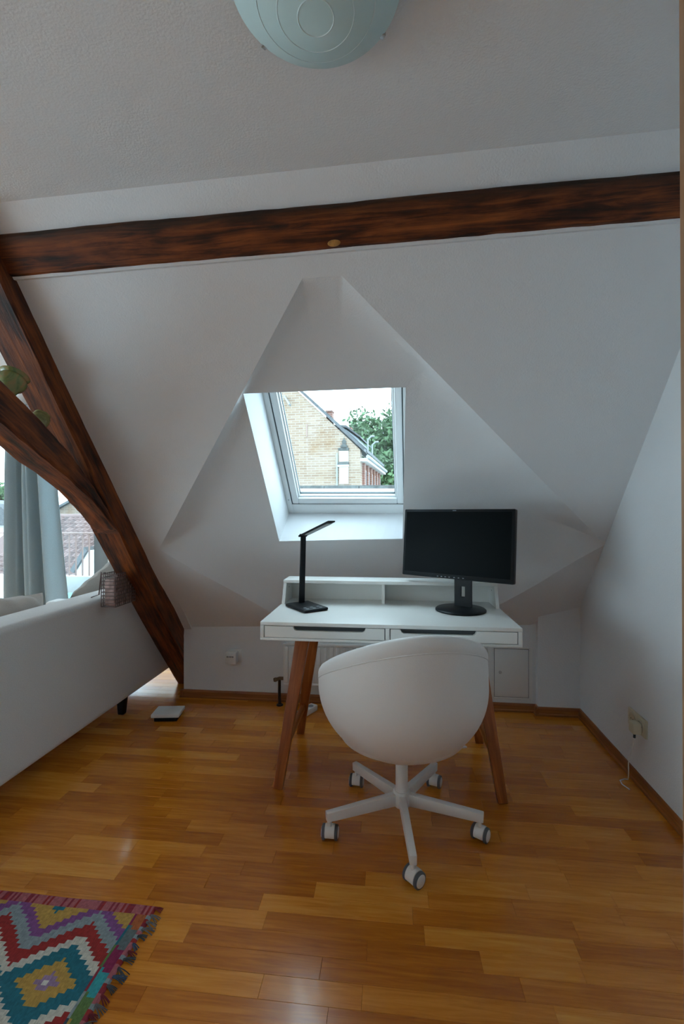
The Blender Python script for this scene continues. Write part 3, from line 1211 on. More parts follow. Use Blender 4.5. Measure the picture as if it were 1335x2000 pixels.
# padded rim: bulges over the edge
rings = []
for (db, off) in [(BAND + .001, .004), (BAND, -.0005), (BAND * .75, -.002), (BAND * .4, -.002), (BAND * .12, .001), (-.006, .008), (-.011, .018), (-.010, .028), (-.003, .038), (.02, .043), (.06, .045)]:
    rg = []
    for k in range(NA):
        az = 2 * PI * k / NA
        lr = l_of_z(rim_z(az))
        r, z = prof_pt(lr - max(db, -.02), az, off)
        rg.append((r * math.cos(az), r * math.sin(az), z))
    rings.append(rg)
link('padded_rim', loft('padded_rim', rings, False, True, True, 60), 'chair', ch)
seam = []
for k in range(NA + 1):
    az = 2 * PI * k / NA
    r, z = prof_pt(l_of_z(rim_z(az)) - BAND - .001, az, -.0005)
    seam.append((r * math.cos(az), r * math.sin(az), z))
link('seam_piping', tube_me('seam_piping', seam, .0022, 6, caps=False), 'chair', ch)
inner_r = shell(lambda lr: 0.10, lambda lr: lr - .055, 0.044, 14)
link('inner_lining', loft('inner_lining', inner_r, True, True, True, 60), 'chair', ch)
pr = [(.0005, .352), (.20, .352), (.24, .364), (.256, .388), (.262, .41), (.25, .432), (.21, .442), (.10, .448), (.0005, .449)]
link('seat_cushion', lathe_me('seat_cushion', pr, 64, cap=False), 'chair', ch)
link('column', lathe_me('column', [(.024, .115), (.024, .284), (.05, .287), (.06, .297)], 32), 'whitemetal', ch)
link('hub', lathe_me('hub', [(.026, .072), (.034, .080), (.034, .128), (.029, .134), (.024, .134)], 32), 'whitemetal', ch)
link('height_lever', bar_me('height_lever', (.05, .03, .278), (.262, .085, .272), .012, .006, (0, 1, 0)), 'whitemetal', ch)
cast_me = {}


def make_castor():
    """hooded twin-wheel castor, axle along local Y, stem at origin top z=.075"""
    hood = []
    for i in range(15):
        a = lerp(math.radians(-25), math.radians(205), i / 14)
        hood.append((0.027 * math.cos(a) + .006, 0.027 * math.sin(a) + .0285))
    hoodp = [(x, z) for x, z in hood]
    me_h = prism_me('hood', hoodp, 1, -.0185, .0185, .003)
    me_w = lathe_me('wheel', [(.010, -.006), (.024, -.006), (.0265, -.004), (.0265, .004), (.024, .006), (.010, .006)], 32)
    me_w.transform(Matrix.Rotation(PI / 2, 4, 'X'))
    me_d = lathe_me('hubcap', [(.0005, .0035), (.017, .0035), (.0205, .001), (.0205, 0)], 28, cap=False)
    me_d.transform(Matrix.Rotation(PI / 2, 4, 'X'))
    me_s = lathe_me('stem', [(.007, .05), (.007, .078)], 14)
    return me_h, me_w, me_d, me_s


MH, MW, MD, MSm = make_castor()
R5 = 0.292
for k in range(5):
    az = math.radians(-84.4 + 72 * k)
    me = bar_me('base_arm', (.028, 0, .104), (R5 + .014, 0, .090), .026, .046, (0, 1, 0), .024, .034, .003)
    me.transform(Matrix.Rotation(az, 4, 'Z'))
    link('base_arm', me, 'whitemetal', ch)
    px, py = R5 * math.cos(az), R5 * math.sin(az)
    sw = math.radians([45, 58, 72, 85, 90][k])      # castor swivel
    ca = empty('castor', (px, py, 0), (0, 0, sw))
    ca.parent = ch
    link('stem', MSm, 'whitemetal', ca, loc=(0, 0, 0))
    link('hood', MH, 'whitemetal', ca)
    for s in (-1, 1):
        link('wheel', MW, 'greyrubber', ca, loc=(.006, s * .0235, .0266))
        link('hubcap', MD, 'whitemetal', ca, loc=(.006, s * .0290, .0266), rot=(0, 0, PI if s > 0 else 0))

# ------------------------------------------------------------------ radiator, valve, socket boxes, access panel
rad = empty('radiator', (-0.665, 2.79, 0.135), label='white ribbed panel radiator half hidden under the desk', cat='radiator')
RW, RH = 1.10, 0.262
box('panel', (0, .012, 0), (RW, .055, RH), 'radiator', rad, .004)
for i in range(27):
    x = .022 + i * (RW - .044) / 26
    box('rib', (x - .011, .002, .020), (x + .011, .016, RH - .016), 'radiator', rad, .005)
box('top_grille', (.002, .004, RH - .012), (RW - .002, .06, RH + .004), 'radiator', rad, .003)
box('lower_rail', (.004, .004, .0), (RW - .004, .02, .016), 'radiator', rad, .004)
for x in (.15, RW - .15):
    box('bracket', (x - .02, .05, .06), (x + .02, .105, .20), 'radiator', rad)
link('pipe', tube_me('pipe', [(-.028, .028, .030), (-.028, .028, -.08), (-.026, .028, -.137)], .009, 12), 'darkpipe', rad)
link('valve', tube_me('valve', [(-.045, .005, .034), (-.028, .028, .034), (.004, .03, .034)], .011, 12), 'brass', rad)
link('valve_cap', lathe_me('valve_cap', [(.012, 0), (.014, .004), (.012, .016), (.0005, .018)], 16), 'brass', rad, loc=(-.043, .008, .034), rot=(PI / 2, 0, -.9))
link('floor_rosette', lathe_me('floor_rosette', [(.022, 0), (.020, .006), (.010, .010)], 20), 'darkpipe', rad, loc=(-.026, .028, -.135))

tb = empty('smart_plug', (-1.0, YK, 0.285), label='white cube plug on the knee wall left of the desk', cat='plug')
box('wall_plate', (-.042, -.012, -.042), (.042, 0, .042), 'whiteplastic', tb, .004)
box('body', (-.050, -.062, -.042), (.022, -.012, .034), 'whiteplastic', tb, .006)
for i in range(4):
    box('indicator', (-.038 + i * .012, -.0635, .002), (-.032 + i * .012, -.0615, .012), 'shadowgap', tb)
link('push_button', lathe_me('push_button', [(.007, 0), (.006, .002), (.0005, .002)], 16, cap=False), 'whiteplastic', tb, loc=(-.014, -.0615, -.022), rot=(PI / 2, 0, 0))

ap = empty('access_panel', (0.735, YK, 0.232), label='small white inspection door with a round lock in the knee wall', cat='access panel')
for nm, lo, hi in (('frame_side', (-.135, -.006, -.160), (-.098, 0, .160)), ('frame_side', (.108, -.006, -.160), (.128, 0, .160)),
                   ('frame_rail', (-.098, -.006, .150), (.108, 0, .160)), ('frame_rail', (-.098, -.006, -.160), (.108, 0, -.148))):
    box(nm, lo, hi, 'whiteplastic', ap, .0015)
box('gap_shadow', (-.098, -.0015, -.148), (.108, 0.0, .150), 'shadowgap', ap)
d = box('door_leaf', (-.0955, -.0045, -.1455), (.1055, -.0008, .1475), 'whiteplastic', ap, .001)
link('lock', lathe_me('lock', [(.010, 0), (.010, .003), (.007, .004), (.0005, .0035)], 20, cap=False), 'steel', d, loc=(-.062, -.0045, .005), rot=(PI / 2, 0, 0))

so = empty('wall_socket', (wall_x(2.17), 2.17, 0.275), (0, 0, math.radians(-90 - 1.4)), label='cream double wall socket low on the right wall', cat='socket')
# local: x along wall, -y out from the wall
box('cover_plate', (-.078, -.011, -.040), (.078, 0, .040), 'cream', so, .004)
for s in (-1, 1):
    me = lathe_me('socket_well', [(.030, 0.0), (.030, .003), (.022, .003), (.020, .0008), (.0005, .0008)], 28, cap=False)
    link('socket_well', me, 'cream', so, loc=(s * .037, -.011, 0), rot=(PI / 2, 0, 0))
    for q in (-1, 1):
        link('pin_hole', lathe_me('pin_hole', [(.003, 0), (.003, .0006)], 8), 'shadowgap', so, loc=(s * .037 + q * .009, -.0118, 0), rot=(PI / 2, 0, 0))
pg = empty('plug_and_cable', (wall_x(2.13) - .012, 2.133, 0.275), (0, 0, math.radians(-90)), label='cream plug in the right wall socket with thin white cable to the floor', cat='plug')
box('plug_body', (-.022, -.040, -.030), (.022, -.004, .020), 'cream', pg, .006)
link('strain_relief', tube_me('strain_relief', [(0, -.024, -.028), (-.002, -.024, -.052)], .005, 10), 'shadowgap', pg)
cp = []
for i in range(24):
    t = i / 23
    cp.append((-.002 - .055 * t ** 1.4 + .004 * math.sin(t * 9), -.024 - .010 * math.sin(t * PI), -.05 - .218 * t))
cp += [(-.064, -.035, -.2715), (-.052, -.060, -.2725), (-.022, -.065, -.2725), (.015, -.052, -.2725)]
link('cable', tube_me('cable', cp, .0024, 8), 'whiteplastic', pg)

ps = empty('power_strip', (-0.505, 2.70, 0), (0, 0, math.radians(62)), label='white power strip on the floor under the desk', cat='power strip')
box('strip_body', (-.09, -.026, 0.001), (.09, .026, .036), 'whiteplastic', ps, .006)
for i in range(3):
    link('outlet', lathe_me('outlet', [(.019, 0), (.019, .001), (.0005, .0006)], 20, cap=False), 'icon', ps, loc=(-.055 + i * .052, 0, .0355))

fb = empty('floor_box', (-1.305, 2.575, 0), (0, 0, math.radians(8)), label='flat white box on a dark base on the floor beside the rafter foot', cat='box')
box('dark_base', (-.066, -.050, 0.001), (.066, .050, .026), 'black', fb, .003)
box('lid', (-.080, -.062, .026), (.080, .062, .046), 'whiteplastic', fb, .004)

# ------------------------------------------------------------------ sofa and cushions
sofa = empty('sofa', (-1.54, 1.65, 0), label='light grey fabric sofa seen from behind at the left', cat='sofa')
SY0, SY1 = -1.25, 1.50


def soft_box(name, lo, hi, rad, mat, parent, seg=5):
    return link(name, (lambda me: me)(box_me(name, lo, hi, rad, seg)), mat, parent)


soft_box('backrest', (-.20, SY0, .115), (0.0, SY1, .756), .028, 'sofa', sofa)
soft_box('seat_base', (-.92, SY0, .115), (-.19, SY1, .20), .02, 'sofa', sofa)
soft_box('seat_cushion', (-.93, SY0 + .14, .20), (-.21, .10, .31), .04, 'sofa', sofa)
soft_box('seat_cushion', (-.93, .11, .20), (-.21, SY1 - .14, .31), .04, 'sofa', sofa)
soft_box('armrest', (-.92, SY1 - .14, .12), (-.19, SY1, .58), .03, 'sofa', sofa)
soft_box('armrest', (-.92, SY0, .12), (-.19, SY0 + .14, .58), .03, 'sofa', sofa)
for x in (-.85, -.07):
    for y_ in (SY0 + .12, .95 if x > -.5 else SY1 - .12):
        link('foot', bar_me('foot', (x, y_, 0), (x, y_, .118), .035, .035, (1, 0, 0), .05, .05, .003), 'black', sofa)


def cushion(name, sx, sz, th, loc, rot, label, seed, mat='cushion', wrk=1.0):
    n = 20
    v, f = [], []
    for side in (1, -1):
        for i in range(n + 1):
            for j in range(n + 1):
                a, b = i / n * 2 - 1, j / n * 2 - 1
                e = max(0, (1 - a ** 4)) ** .5 * max(0, (1 - b ** 4)) ** .5
                k = 1 - .06 * (1 - abs(a)) * 0 - .07 * (1 - (a * b) ** 2) * (abs(a) ** 6 + abs(b) ** 6) / 2
                wr = .014 * noise.noise(Vector((a * 3 + seed, b * 3, side * 2))) + .019 * math.sin(a * 15 + b * 5 + seed) * (1 - e) * 1.4
                wr *= wrk
                v.append((a * sx * k, side * (th * e + .002) + wr, b * sz * k))
    m_ = (n + 1) ** 2
    for s in (0, 1):
        for i in range(n):
            for j in range(n):
                q = s * m_ + i * (n + 1) + j
                f.append((q, q + 1, q + n + 2, q + n + 1))
    bord = [i * (n + 1) for i in range(n + 1)] + [n * (n + 1) + j for j in range(1, n + 1)] + [i * (n + 1) + n for i in range(n - 1, -1, -1)] + [j for j in range(n - 1, 0, -1)]
    for i in range(len(bord)):
        a, b = bord[i], bord[(i + 1) % len(bord)]
        f.append((a, b, b + m_, a + m_))
    o = link(name, pydata(name, v, f, True), mat)
    o.location = loc
    o.rotation_euler = rot
    return props(o, label=label, cat='cushion')


cushion('cushion', .265, .24, .075, (-1.89, 2.875, 0.615), (math.radians(6), math.radians(-26), math.radians(84)),
        'taupe linen cushion propped up on one corner at the far end of the sofa', 1.7, 'taupe', .3)
cushion('cushion', .27, .235, .12, (-1.885, 1.985, 0.575), (math.radians(-12), math.radians(5), math.radians(80)),
        'crumpled beige cushion showing over the sofa back at the left edge', 4.2)

# wire basket hooked over the sofa back
wb = empty('wire_basket', (-1.475, 2.35, 0.715), label='small wire grid basket hooked over the sofa back by the rafter', cat='basket')
bw, bh, bd = .092, .18, .05
box('liner', (-.03, -bw + .006, .006), (.03, bw - .006, bh - .03), 'terracotta', wb, .012)
for i in range(10):
    z = .004 + i * (bh - .008) / 9
    link('ring_wire', tube_me('ring_wire', [(.040, -bw, z), (.040, bw, z), (-.040, bw, z), (-.040, -bw, z), (.040, -bw, z)], .0022, 6), 'wire', wb)
for i in range(11):
    y_ = -bw + i * 2 * bw / 10
    link('upright_wire', tube_me('upright_wire', [(-.040, y_, bh), (-.040, y_, 0.003), (.040, y_, 0.003), (.040, y_, bh)], .0022, 6), 'wire', wb)
for y_ in (-.06, .06):
    link('hook', tube_me('hook', [(-.040, y_, bh), (-.062, y_, bh + .004), (-.075, y_, .062), (-.12, y_, .046)], .003, 6), 'wire', wb)


# ------------------------------------------------------------------ vases on the brace
def vase(name, prof, loc, rot, mat, label):
    me = lathe_me(name, prof, 40, cap=False)
    o = link(name, me, mat)
    o.location = loc
    o.rotation_euler = rot
    return props(o, label=label, cat='vase')


vase('ceramic_vase', [(.0005, .001), (.026, .0), (.029, .006), (.026, .026), (.033, .048), (.046, .068), (.052, .086), (.049, .099), (.043, .106), (.050, .114),
                      (.052, .119), (.046, .119), (.040, .108), (.045, .094), (.046, .082), (.030, .050), (.0005, .02)],
     (-1.425, 1.545, 1.636), (math.radians(-27), 0, 0), 'ceramic_a', 'green and ochre glazed jar, the larger of two on the brace')
vase('ceramic_vase', [(.0005, .001), (.022, .0), (.026, .006), (.032, .022), (.036, .040), (.035, .056), (.029, .066), (.030, .072), (.026, .072), (.025, .066),
                      (.030, .054), (.030, .040), (.0005, .012)],
     (-1.412, 1.685, 1.556), (math.radians(-32), 0, 0), 'ceramic_b', 'small ribbed olive pot lower down on the brace')

# ------------------------------------------------------------------ curtain
v, f = [], []
nx, nz = 90, 24
for j in range(nz + 1):
    tz = j / nz
    z = lerp(0.03, 2.10, tz)
    xl = -3.25
    xr = lerp(-2.72, -2.93, tz ** .8)
    for i in range(nx + 1):
        t = i / nx
        amp = .070 * (1 - .3 * tz)
        x = lerp(xl, xr, t) + .012 * math.sin(t * 2 * PI * 3.2)
        yy = 3.60 - amp * (math.sin(t * 2 * PI * 2.6 + .5 + .25 * math.sin(tz * 3)) + .35 * math.sin(t * 2 * PI * 5.7 + 1.2))
        v.append((x, yy, z))
for j in range(nz):
    for i in range(nx):
        a = j * (nx + 1) + i
        f.append((a, a + 1, a + nx + 2, a + nx + 1))
cu = empty('curtain', (-3.1, 3.60, 0.0), label='grey-blue floor-length curtain hanging at the balcony window', cat='curtain')
me = pydata('drape', [(a + 3.1, b - 3.60, c) for a, b, c in v], f, True)
dr = link('drape', me, 'curtain', cu)
so_ = dr.modifiers.new('thick', 'SOLIDIFY')
so_.thickness = .004
rod = link('curtain_rod', tube_me('curtain_rod', [(-4.15, 3.61, 2.13), (-1.75, 3.61, 2.13)], .012, 14), 'steel')
props(rod, 'thin steel curtain rod above the balcony window', 'curtain rod')
for i in range(6):
    x = lerp(-3.22, -2.95, i / 5) + 3.1
    rg = [[((.015 + .002 * math.cos(q)) * math.cos(a) * 0 + x + .002 * math.sin(q) * 0, (.018 + .002 * math.cos(q)) * math.cos(a) + .01, 2.13 + (.018 + .002 * math.cos(q)) * math.sin(a))
           if False else (x + .002 * math.sin(q), .01 + (.018 + .002 * math.cos(q)) * math.cos(a), 2.128 + (.018 + .002 * math.cos(q)) * math.sin(a)) for q in (0, 1.57, 3.14, 4.71)]
          for a in [2 * PI * k / 20 for k in range(21)]]
    link('curtain_ring', loft('curtain_ring', rg, False), 'steel', cu)

# ------------------------------------------------------------------ kilim rug
RX, RY = -0.712, 1.338
RGW, RGL = 0.80, 1.05
cu_, cv_ = 0.0075, 0.0062
COL = dict(white=(.62, .60, .55), mauve=(.27, .17, .29), gold=(.42, .25, .055), teal=(.012, .125, .165), cream=(.50, .47, .40),
           red=(.27, .018, .016), gray=(.22, .26, .27), purple=(.19, .062, .20), pink=(.36, .10, .11), crimson=(.22, .02, .035),
           orange=(.36, .095, .025), navy=(.03, .06, .09), magenta=(.20, .012, .06), cyan=(.03, .27, .29), green=(.09, .16, .045), slate=(.10, .13, .13))
rr_ = random.Random(5)
border_seq = ['orange', 'slate', 'magenta', 'cyan', 'green', 'gold', 'purple', 'teal', 'orange', 'crimson', 'cyan']
stripe_seq = ['navy', 'slate', 'magenta', 'teal', 'green', 'crimson', 'gray']
stripe = [rr_.choice(['pink', 'pink', 'pink', 'crimson', 'red']) for _ in range(400)]


def rug_col(u, v_):
    if v_ < .034:
        return stripe[int(u / .006) % 400]
    if u < .016:
        return ['pink', 'crimson', 'gray', 'pink', 'red'][int(v_ / .0062) % 5]
    if u < .050:
        k = int((v_ - .02 + (.012 if u > .034 else 0)) / .062)
        return border_seq[k % len(border_seq)] if u < .034 else stripe_seq[(k + 2) % len(stripe_seq)] if u > .044 else border_seq[k % len(border_seq)]
    uu = (u - .163 + .1335) % .267 - .1335
    vv = (v_ - .253 + .28) % .56 - .28
    D = abs(vv) + .757 * abs(uu)
    for lim, c_ in ((.008, 'white'), (.026, 'mauve'), (.064, 'gold'), (.108, 'teal'), (.136, 'cream'), (.175, 'red'), (.212, 'gray'), (.242, 'purple'), (.296, 'gold')):
        if D < lim:
            return c_
    return 'teal'


nu, nv = int(RGW / cu_), int(RGL / cv_)
v, f, cols = [], [], []
for j in range(nv + 1):
    for i in range(nu + 1):
        u, q = i * cu_, j * cv_
        z = .006 + .0012 * noise.noise(Vector((u * 9, q * 9, 0))) + .0015 * max(0, noise.noise(Vector((u * 3, q * 3, 4))))
        sk = -.010 * q + .004 * noise.noise(Vector((q * 7, 1, 0)))
        if i in (0, nu) or j in (0, nv):
            z = .0015
        v.append((-u + sk, -q + .004 * noise.noise(Vector((u * 5, 3, 0))) - .018 * u * 0, z))
for j in range(nv):
    for i in range(nu):
        a = j * (nu + 1) + i
        f.append((a, a + nu + 1, a + nu + 2, a + 1))
        # the weave steps: quantise in the pattern's own stair cells
        u = (i + .5) * cu_
        q = (int(j / 2) * 2 + 1) * cv_ if True else (j + .5) * cv_
        c_ = COL[rug_col(u, q)]
        k = rr_.uniform(1.08, 1.38)
        cols.append(tuple(min(1, x * k) for x in c_))
rug = empty('kilim_rug', (RX, RY, 0), (0, 0, math.radians(-.6)), label='flat-woven kilim rug with colourful zigzags and diamonds at the lower left', cat='rug')
me = pydata('woven_field', v, f, True, recalc=False)
ca_ = me.color_attributes.new('Col', 'FLOAT_COLOR', 'CORNER')
for p in me.polygons:
    c_ = cols[p.index]
    for li in p.loop_indices:
        ca_.data[li].color = (*c_, 1)
link('woven_field', me, 'rug', rug)
tas_mats = [plain('tassel_wool', (.075, .08, .085), .95, var=.3, vscale=80), plain('tassel_wool', (.16, .15, .145), .95, var=.3, vscale=80),
            plain('tassel_wool', (.05, .09, .15), .95, var=.3, vscale=80), plain('tassel_wool', (.20, .02, .025), .95, var=.3, vscale=80)]
for i in range(46):
    q = .012 + i * RGL / 46
    sk = -.010 * q
    ang = rr_.uniform(-.45, .45) - .25
    Lt = rr_.uniform(.024, .042)
    V, Fc = [], []
    for s_ in range(5):
        a2 = ang + (s_ - 2) * .13 + rr_.uniform(-.08, .08)
        pts = []
        for k in range(5):
            t = k / 4
            pts.append((sk - .004 + Lt * t * math.cos(a2), -q + Lt * t * math.sin(a2) + (s_ - 2) * .0008, .0055 + .003 * math.sin(t * PI) - .003 * t))
        rings_ = []
        for k, p in enumerate(pts):
            r_ = .0020 * (1 - .35 * k / 4)
            rings_.append([(p[0], p[1] - r_, p[2]), (p[0], p[1], p[2] + r_), (p[0], p[1] + r_, p[2]), (p[0], p[1], p[2] - r_)])
        o = len(V)
        for rg in rings_:
            V += rg
        for a in range(4):
            for b in range(4):
                Fc.append((o + a * 4 + b, o + a * 4 + (b + 1) % 4, o + a * 4 + 4 + (b + 1) % 4, o + a * 4 + 4 + b))
    link('tassel', pydata('tassel', V, Fc, True), tas_mats[rr_.choice([0, 0, 1, 1, 1, 2, 3])], rug)


# ------------------------------------------------------------------ outside: balcony
bal = empty('balcony', (-3.0, 4.35, 0), label='white balcony parapet with thin brown railing outside the window', cat='balcony')
box('slab', (-1.6, -.47, -.20), (1.7, .70, -.03), 'render', bal)
box('parapet', (-1.6, .50, -.03), (1.7, .62, .485), 'render', bal, .006)
box('handrail', (-1.6, .54, .965), (1.7, .58, .985), 'iron', bal, .004)
for i in range(41):
    x = -1.59 + i * 3.28 / 40
    box('baluster', (x - .006, .553, .485), (x + .006, .567, .966), 'iron', bal)
bench = empty('balcony_bench', (-3.45, 4.52, -.03), label='low white bench on the balcony beyond the curtain', cat='bench')
box('bench_seat', (-.55, -.18, .24), (.55, .18, .28), 'render', bench, .004)
for s in (-1, 1):
    box('bench_side', (s * .52 - .02, -.17, 0), (s * .52 + .02, .17, .24), 'render', bench)
props(link('seat_pad', box_me('seat_pad', (-.48, -.16, 0), (.48, .16, .085), .03, 4), 'teal', None, loc=(-3.45, 4.52, .25)),
      'teal outdoor seat pad on the balcony bench', 'cushion')


# ------------------------------------------------------------------ outside: trees
def tree(name, cx, cy, zc_, rx, ry, rz, n, label, seed, leaf=0.16, trunk=-6):
    rg = random.Random(seed)
    t = empty(name, (cx, cy, trunk), label=label, cat='tree')
    V, Fc = [], []
    clumps = []
    for i in range(60):
        d = Vector((rg.gauss(0, 1), rg.gauss(0, 1), rg.gauss(0, 1))).normalized() * rg.uniform(.25, .95)
        clumps.append((Vector((d.x * rx, d.y * ry, d.z * rz + zc_ - trunk)), rg.uniform(.22, .42)))
    for i in range(n):
        c_, s_ = rg.choice(clumps)
        d = Vector((rg.gauss(0, 1), rg.gauss(0, 1), rg.gauss(0, 1))).normalized()
        p = c_ + Vector((d.x * s_ * rx, d.y * s_ * ry, d.z * s_ * rz)) * rg.uniform(.6, 1.05)
        a = Vector((rg.gauss(0, 1), rg.gauss(0, 1), rg.gauss(0, 1))).normalized()
        b = a.cross(Vector((rg.gauss(0, 1), rg.gauss(0, 1), rg.gauss(0, 1)))).normalized()
        s2 = leaf * rg.uniform(.6, 1.2)
        o = len(V)
        V += [p - a * s2, p + b * s2 * .45, p + a * s2, p - b * s2 * .45]
        Fc.append((o, o + 1, o + 2, o + 3))
    cr = link('crown', pydata('crown', V, Fc, recalc=False), 'leaf', t)
    cr['kind'] = 'stuff'
    link('trunk', tube_me('trunk', [(0, 0, 0), (.05, .03, (zc_ - trunk) * .5), (0, .1, zc_ - trunk + rz * .3)], .3, 10, radii=[.32, .24, .10]), 'bark', t)
    for i in range(5):
        c_, s_ = clumps[i * 7]
        link('branch', tube_me('branch', [(0, .05, (zc_ - trunk) * .75), tuple(c_ * .6 + Vector((0, 0, (zc_ - trunk) * .32))), tuple(c_)], .08, 6, radii=[.11, .07, .03]), 'bark', t)
    return t


tree('leafy_tree', -0.55, 23.5, 4.1, 2.5, 2.0, 2.45, 15000, 'tall leafy green tree to the right of the brick gable', 11)
tree('leafy_tree', -24.3, 26, 1.6, 1.7, 1.6, 1.5, 4000, 'green tree beyond the roofs at the far left edge', 12)

# ------------------------------------------------------------------ outside: brick gable house seen through the roof window
ga = math.radians(-5.7)
gh = empty('gable_house', (-0.909, 14.0, -6), (0, 0, ga), label='tall pale brick gable house filling the roof window', cat='house')
# local: corner of gable and side facade at x=0,y=0; gable runs to -x, side facade runs to +y
EZ = 3.14 + 6
sl = (4.91 - 3.238) / (2.668 - .909)
GWd = 9.0
pk = GWd / 2
poly = [(0, 0), (0, EZ), (-pk, EZ + pk * sl), (-GWd, EZ), (-GWd, 0)]
link('gable_wall', prism_me('gable_wall', poly, 1, 0, .35), 'gable', gh)
for s_ in (1, -1):
    xa = .14 if s_ > 0 else -GWd - .14
    link('verge', prism_me('verge', [(xa, EZ - .07), (xa, EZ + .03), (-pk, EZ + pk * sl + .15), (-pk, EZ + pk * sl + .03)], 1, -.05, .5), 'slate', gh)
box('side_facade', (-.3, .35, 0), (0, 5.0, EZ - .25), 'redbrick', gh)
for s in (1, -1):
    x0, x1 = (.16, -pk) if s > 0 else (-GWd - .16, -pk)
    v = [(x0, .3, EZ - .04), (x0, 5.2, EZ - .04), (x1, 5.2, EZ + pk * sl), (x1, .3, EZ + pk * sl)]
    v += [(a, b, c + .10) for a, b, c in v]
    link('roof_slope', pydata('roof_slope', v, [(0, 1, 2, 3), (4, 5, 6, 7), (0, 1, 5, 4), (1, 2, 6, 5), (2, 3, 7, 6), (3, 0, 4, 7)]), 'slate', gh)
box('eaves_board', (0, .0, EZ - .36), (.22, 5.2, EZ - .26), 'render', gh, .01)
link('gutter', tube_me('gutter', [(.24, 0, EZ - .22), (.24, 5.2, EZ - .22)], .06, 10), 'aluminium', gh)
for i in range(6):
    y_ = .45 + i * .78
    box('pilaster', (0, y_, 0), (.07, y_ + .22, EZ - .36), 'redbrick', gh)
    wd = box('facade_window', (-.02, y_ + .27, EZ - 1.9), (.02, y_ + .70, EZ - .55), 'aluminium', gh)
    box('pane', (.02, y_ + .31, EZ - 1.85), (.03, y_ + .66, EZ - .60), 'shadowgap', wd)
# blind window on the gable
bw_ = box('gable_window', (-.655, -.03, EZ - 1.05), (-.365, .02, EZ - .45), 'render', gh)
box('window_hood', (-.68, -.09, EZ - .46), (-.345, 0, EZ - .38), 'stone', gh, .01)
box('window_sill', (-.70, -.09, EZ - .52), (-.345, 0, EZ - .46), 'render', gh, .01)
bw2 = box('gable_window', (-.655, -.03, EZ - .36), (-.365, .02, EZ - .02), 'render', gh)
box('window_hood', (-.68, -.09, EZ - .01), (-.345, 0, EZ + .06), 'stone', gh, .01)
link('finial', lathe_me('finial', [(.10, 0), (.12, .06), (.06, .12), (.07, .2), (.02, .28), (.0005, .34)], 12, cap=False), 'stone', gh, loc=(-.50, -.03, EZ + .06))
link('down_pipe', tube_me('down_pipe', [(-.72, -.05, EZ - 1.6), (-.72, -.05, EZ - .1)], .025, 8), 'aluminium', gh)
for (x, z, hh) in ((-1.7, EZ + .45, .9), (-2.9, EZ + 1.25, .55)):
    box('iron_tie', (x - .015, -.02, z), (x + .015, 0, z + hh * .45), 'iron', gh)
# dormer on the right-hand roof slope
dm = link('roof_dormer', prism_me('roof_dormer', [(-1.05, EZ + .85), (-.62, EZ + .80), (-.22, EZ + .50), (-.22, EZ + .05), (-.30, EZ + .1)], 1, .9, 3.2), 'aluminium', gh)
link('dormer_roof', prism_me('dormer_roof', [(-1.15, EZ + .90), (-.60, EZ + .86), (-.12, EZ + .50), (-.12, EZ + .55), (-.60, EZ + .93), (-1.15, EZ + .97)], 1, .8, 3.3), 'slate', dm)
for (x, y_, h_) in ((-1.05, 3.6, .30), (-1.52, 2.4, .28)):
    zr = EZ + (-x) * sl
    c_ = box('chimney', (x - .11, y_ - .14, zr - .2), (x + .11, y_ + .14, zr + h_), 'redbrick', gh)
    box('chimney_cap', (x - .13, y_ - .17, zr + h_), (x + .13, y_ + .17, zr + h_ + .05), 'redbrick', c_)
for (x, y_, h_) in ((.10, .9, .55), (.12, 1.8, .50)):
    link('vent_pipe', tube_me('vent_pipe', [(x, y_, EZ - .1), (x, y_, EZ + h_ * .8), (x + .12, y_, EZ + h_), (x + .22, y_, EZ + h_)], .03, 8), 'aluminium', gh)
pv = link('antenna_bracket', bar_me('antenna_bracket', (-2.42, -.05, EZ + 1.75), (-2.18, -.25, EZ + 1.42), .10, .05, (0, 1, 0)), 'aluminium', gh)

# garden wall just outside the roof window's lower edge
pw_ = empty('parapet_wall', (0, 8.0, -6), label='white boundary wall with grey stone coping below the gable', cat='wall')
box('rendered_wall', (-2.35, 0, 0), (2.5, .3, 6 + 1.585), 'render', pw_)
for i in range(8):
    x = -2.4 + i * .62
    box('coping_stone', (x + .004, -.03, 6 + 1.585), (x + .616, .33, 6 + 1.69), 'stone', pw_, .008)

# ------------------------------------------------------------------ outside: tiled roof opposite the balcony
tr = empty('tiled_roof', (-11.6, 14.0, -6), label='reddish clay-tiled roof opposite the balcony', cat='roof')
ry0, rz0, ry1, rz1 = 0.0, 6 - .95, 3.2, 6 + 1.02
v = [(-3.2, ry0, rz0), (4.2, ry0, rz0), (4.2, ry1, rz1), (-3.2, ry1, rz1)]
v += [(a, b + .05, c - .12) for a, b, c in v]
link('roof_deck', pydata('roof_deck', v, [(0, 1, 2, 3), (4, 5, 6, 7), (0, 1, 5, 4), (1, 2, 6, 5), (2, 3, 7, 6), (3, 0, 4, 7)]), 'rooftile', tr)
box('house_wall', (-3.0, .3, 0), (4.0, 3.2, 6 - 1.0), 'render', tr)
sv = Vector((0, ry1 - ry0, rz1 - rz0))
sl_len = sv.length
sv.normalize()
nv_ = Vector((0, -sv.z, sv.y))
ncol, nrow = 21, 14
tw = 4.5 / ncol
th_ = sl_len / nrow
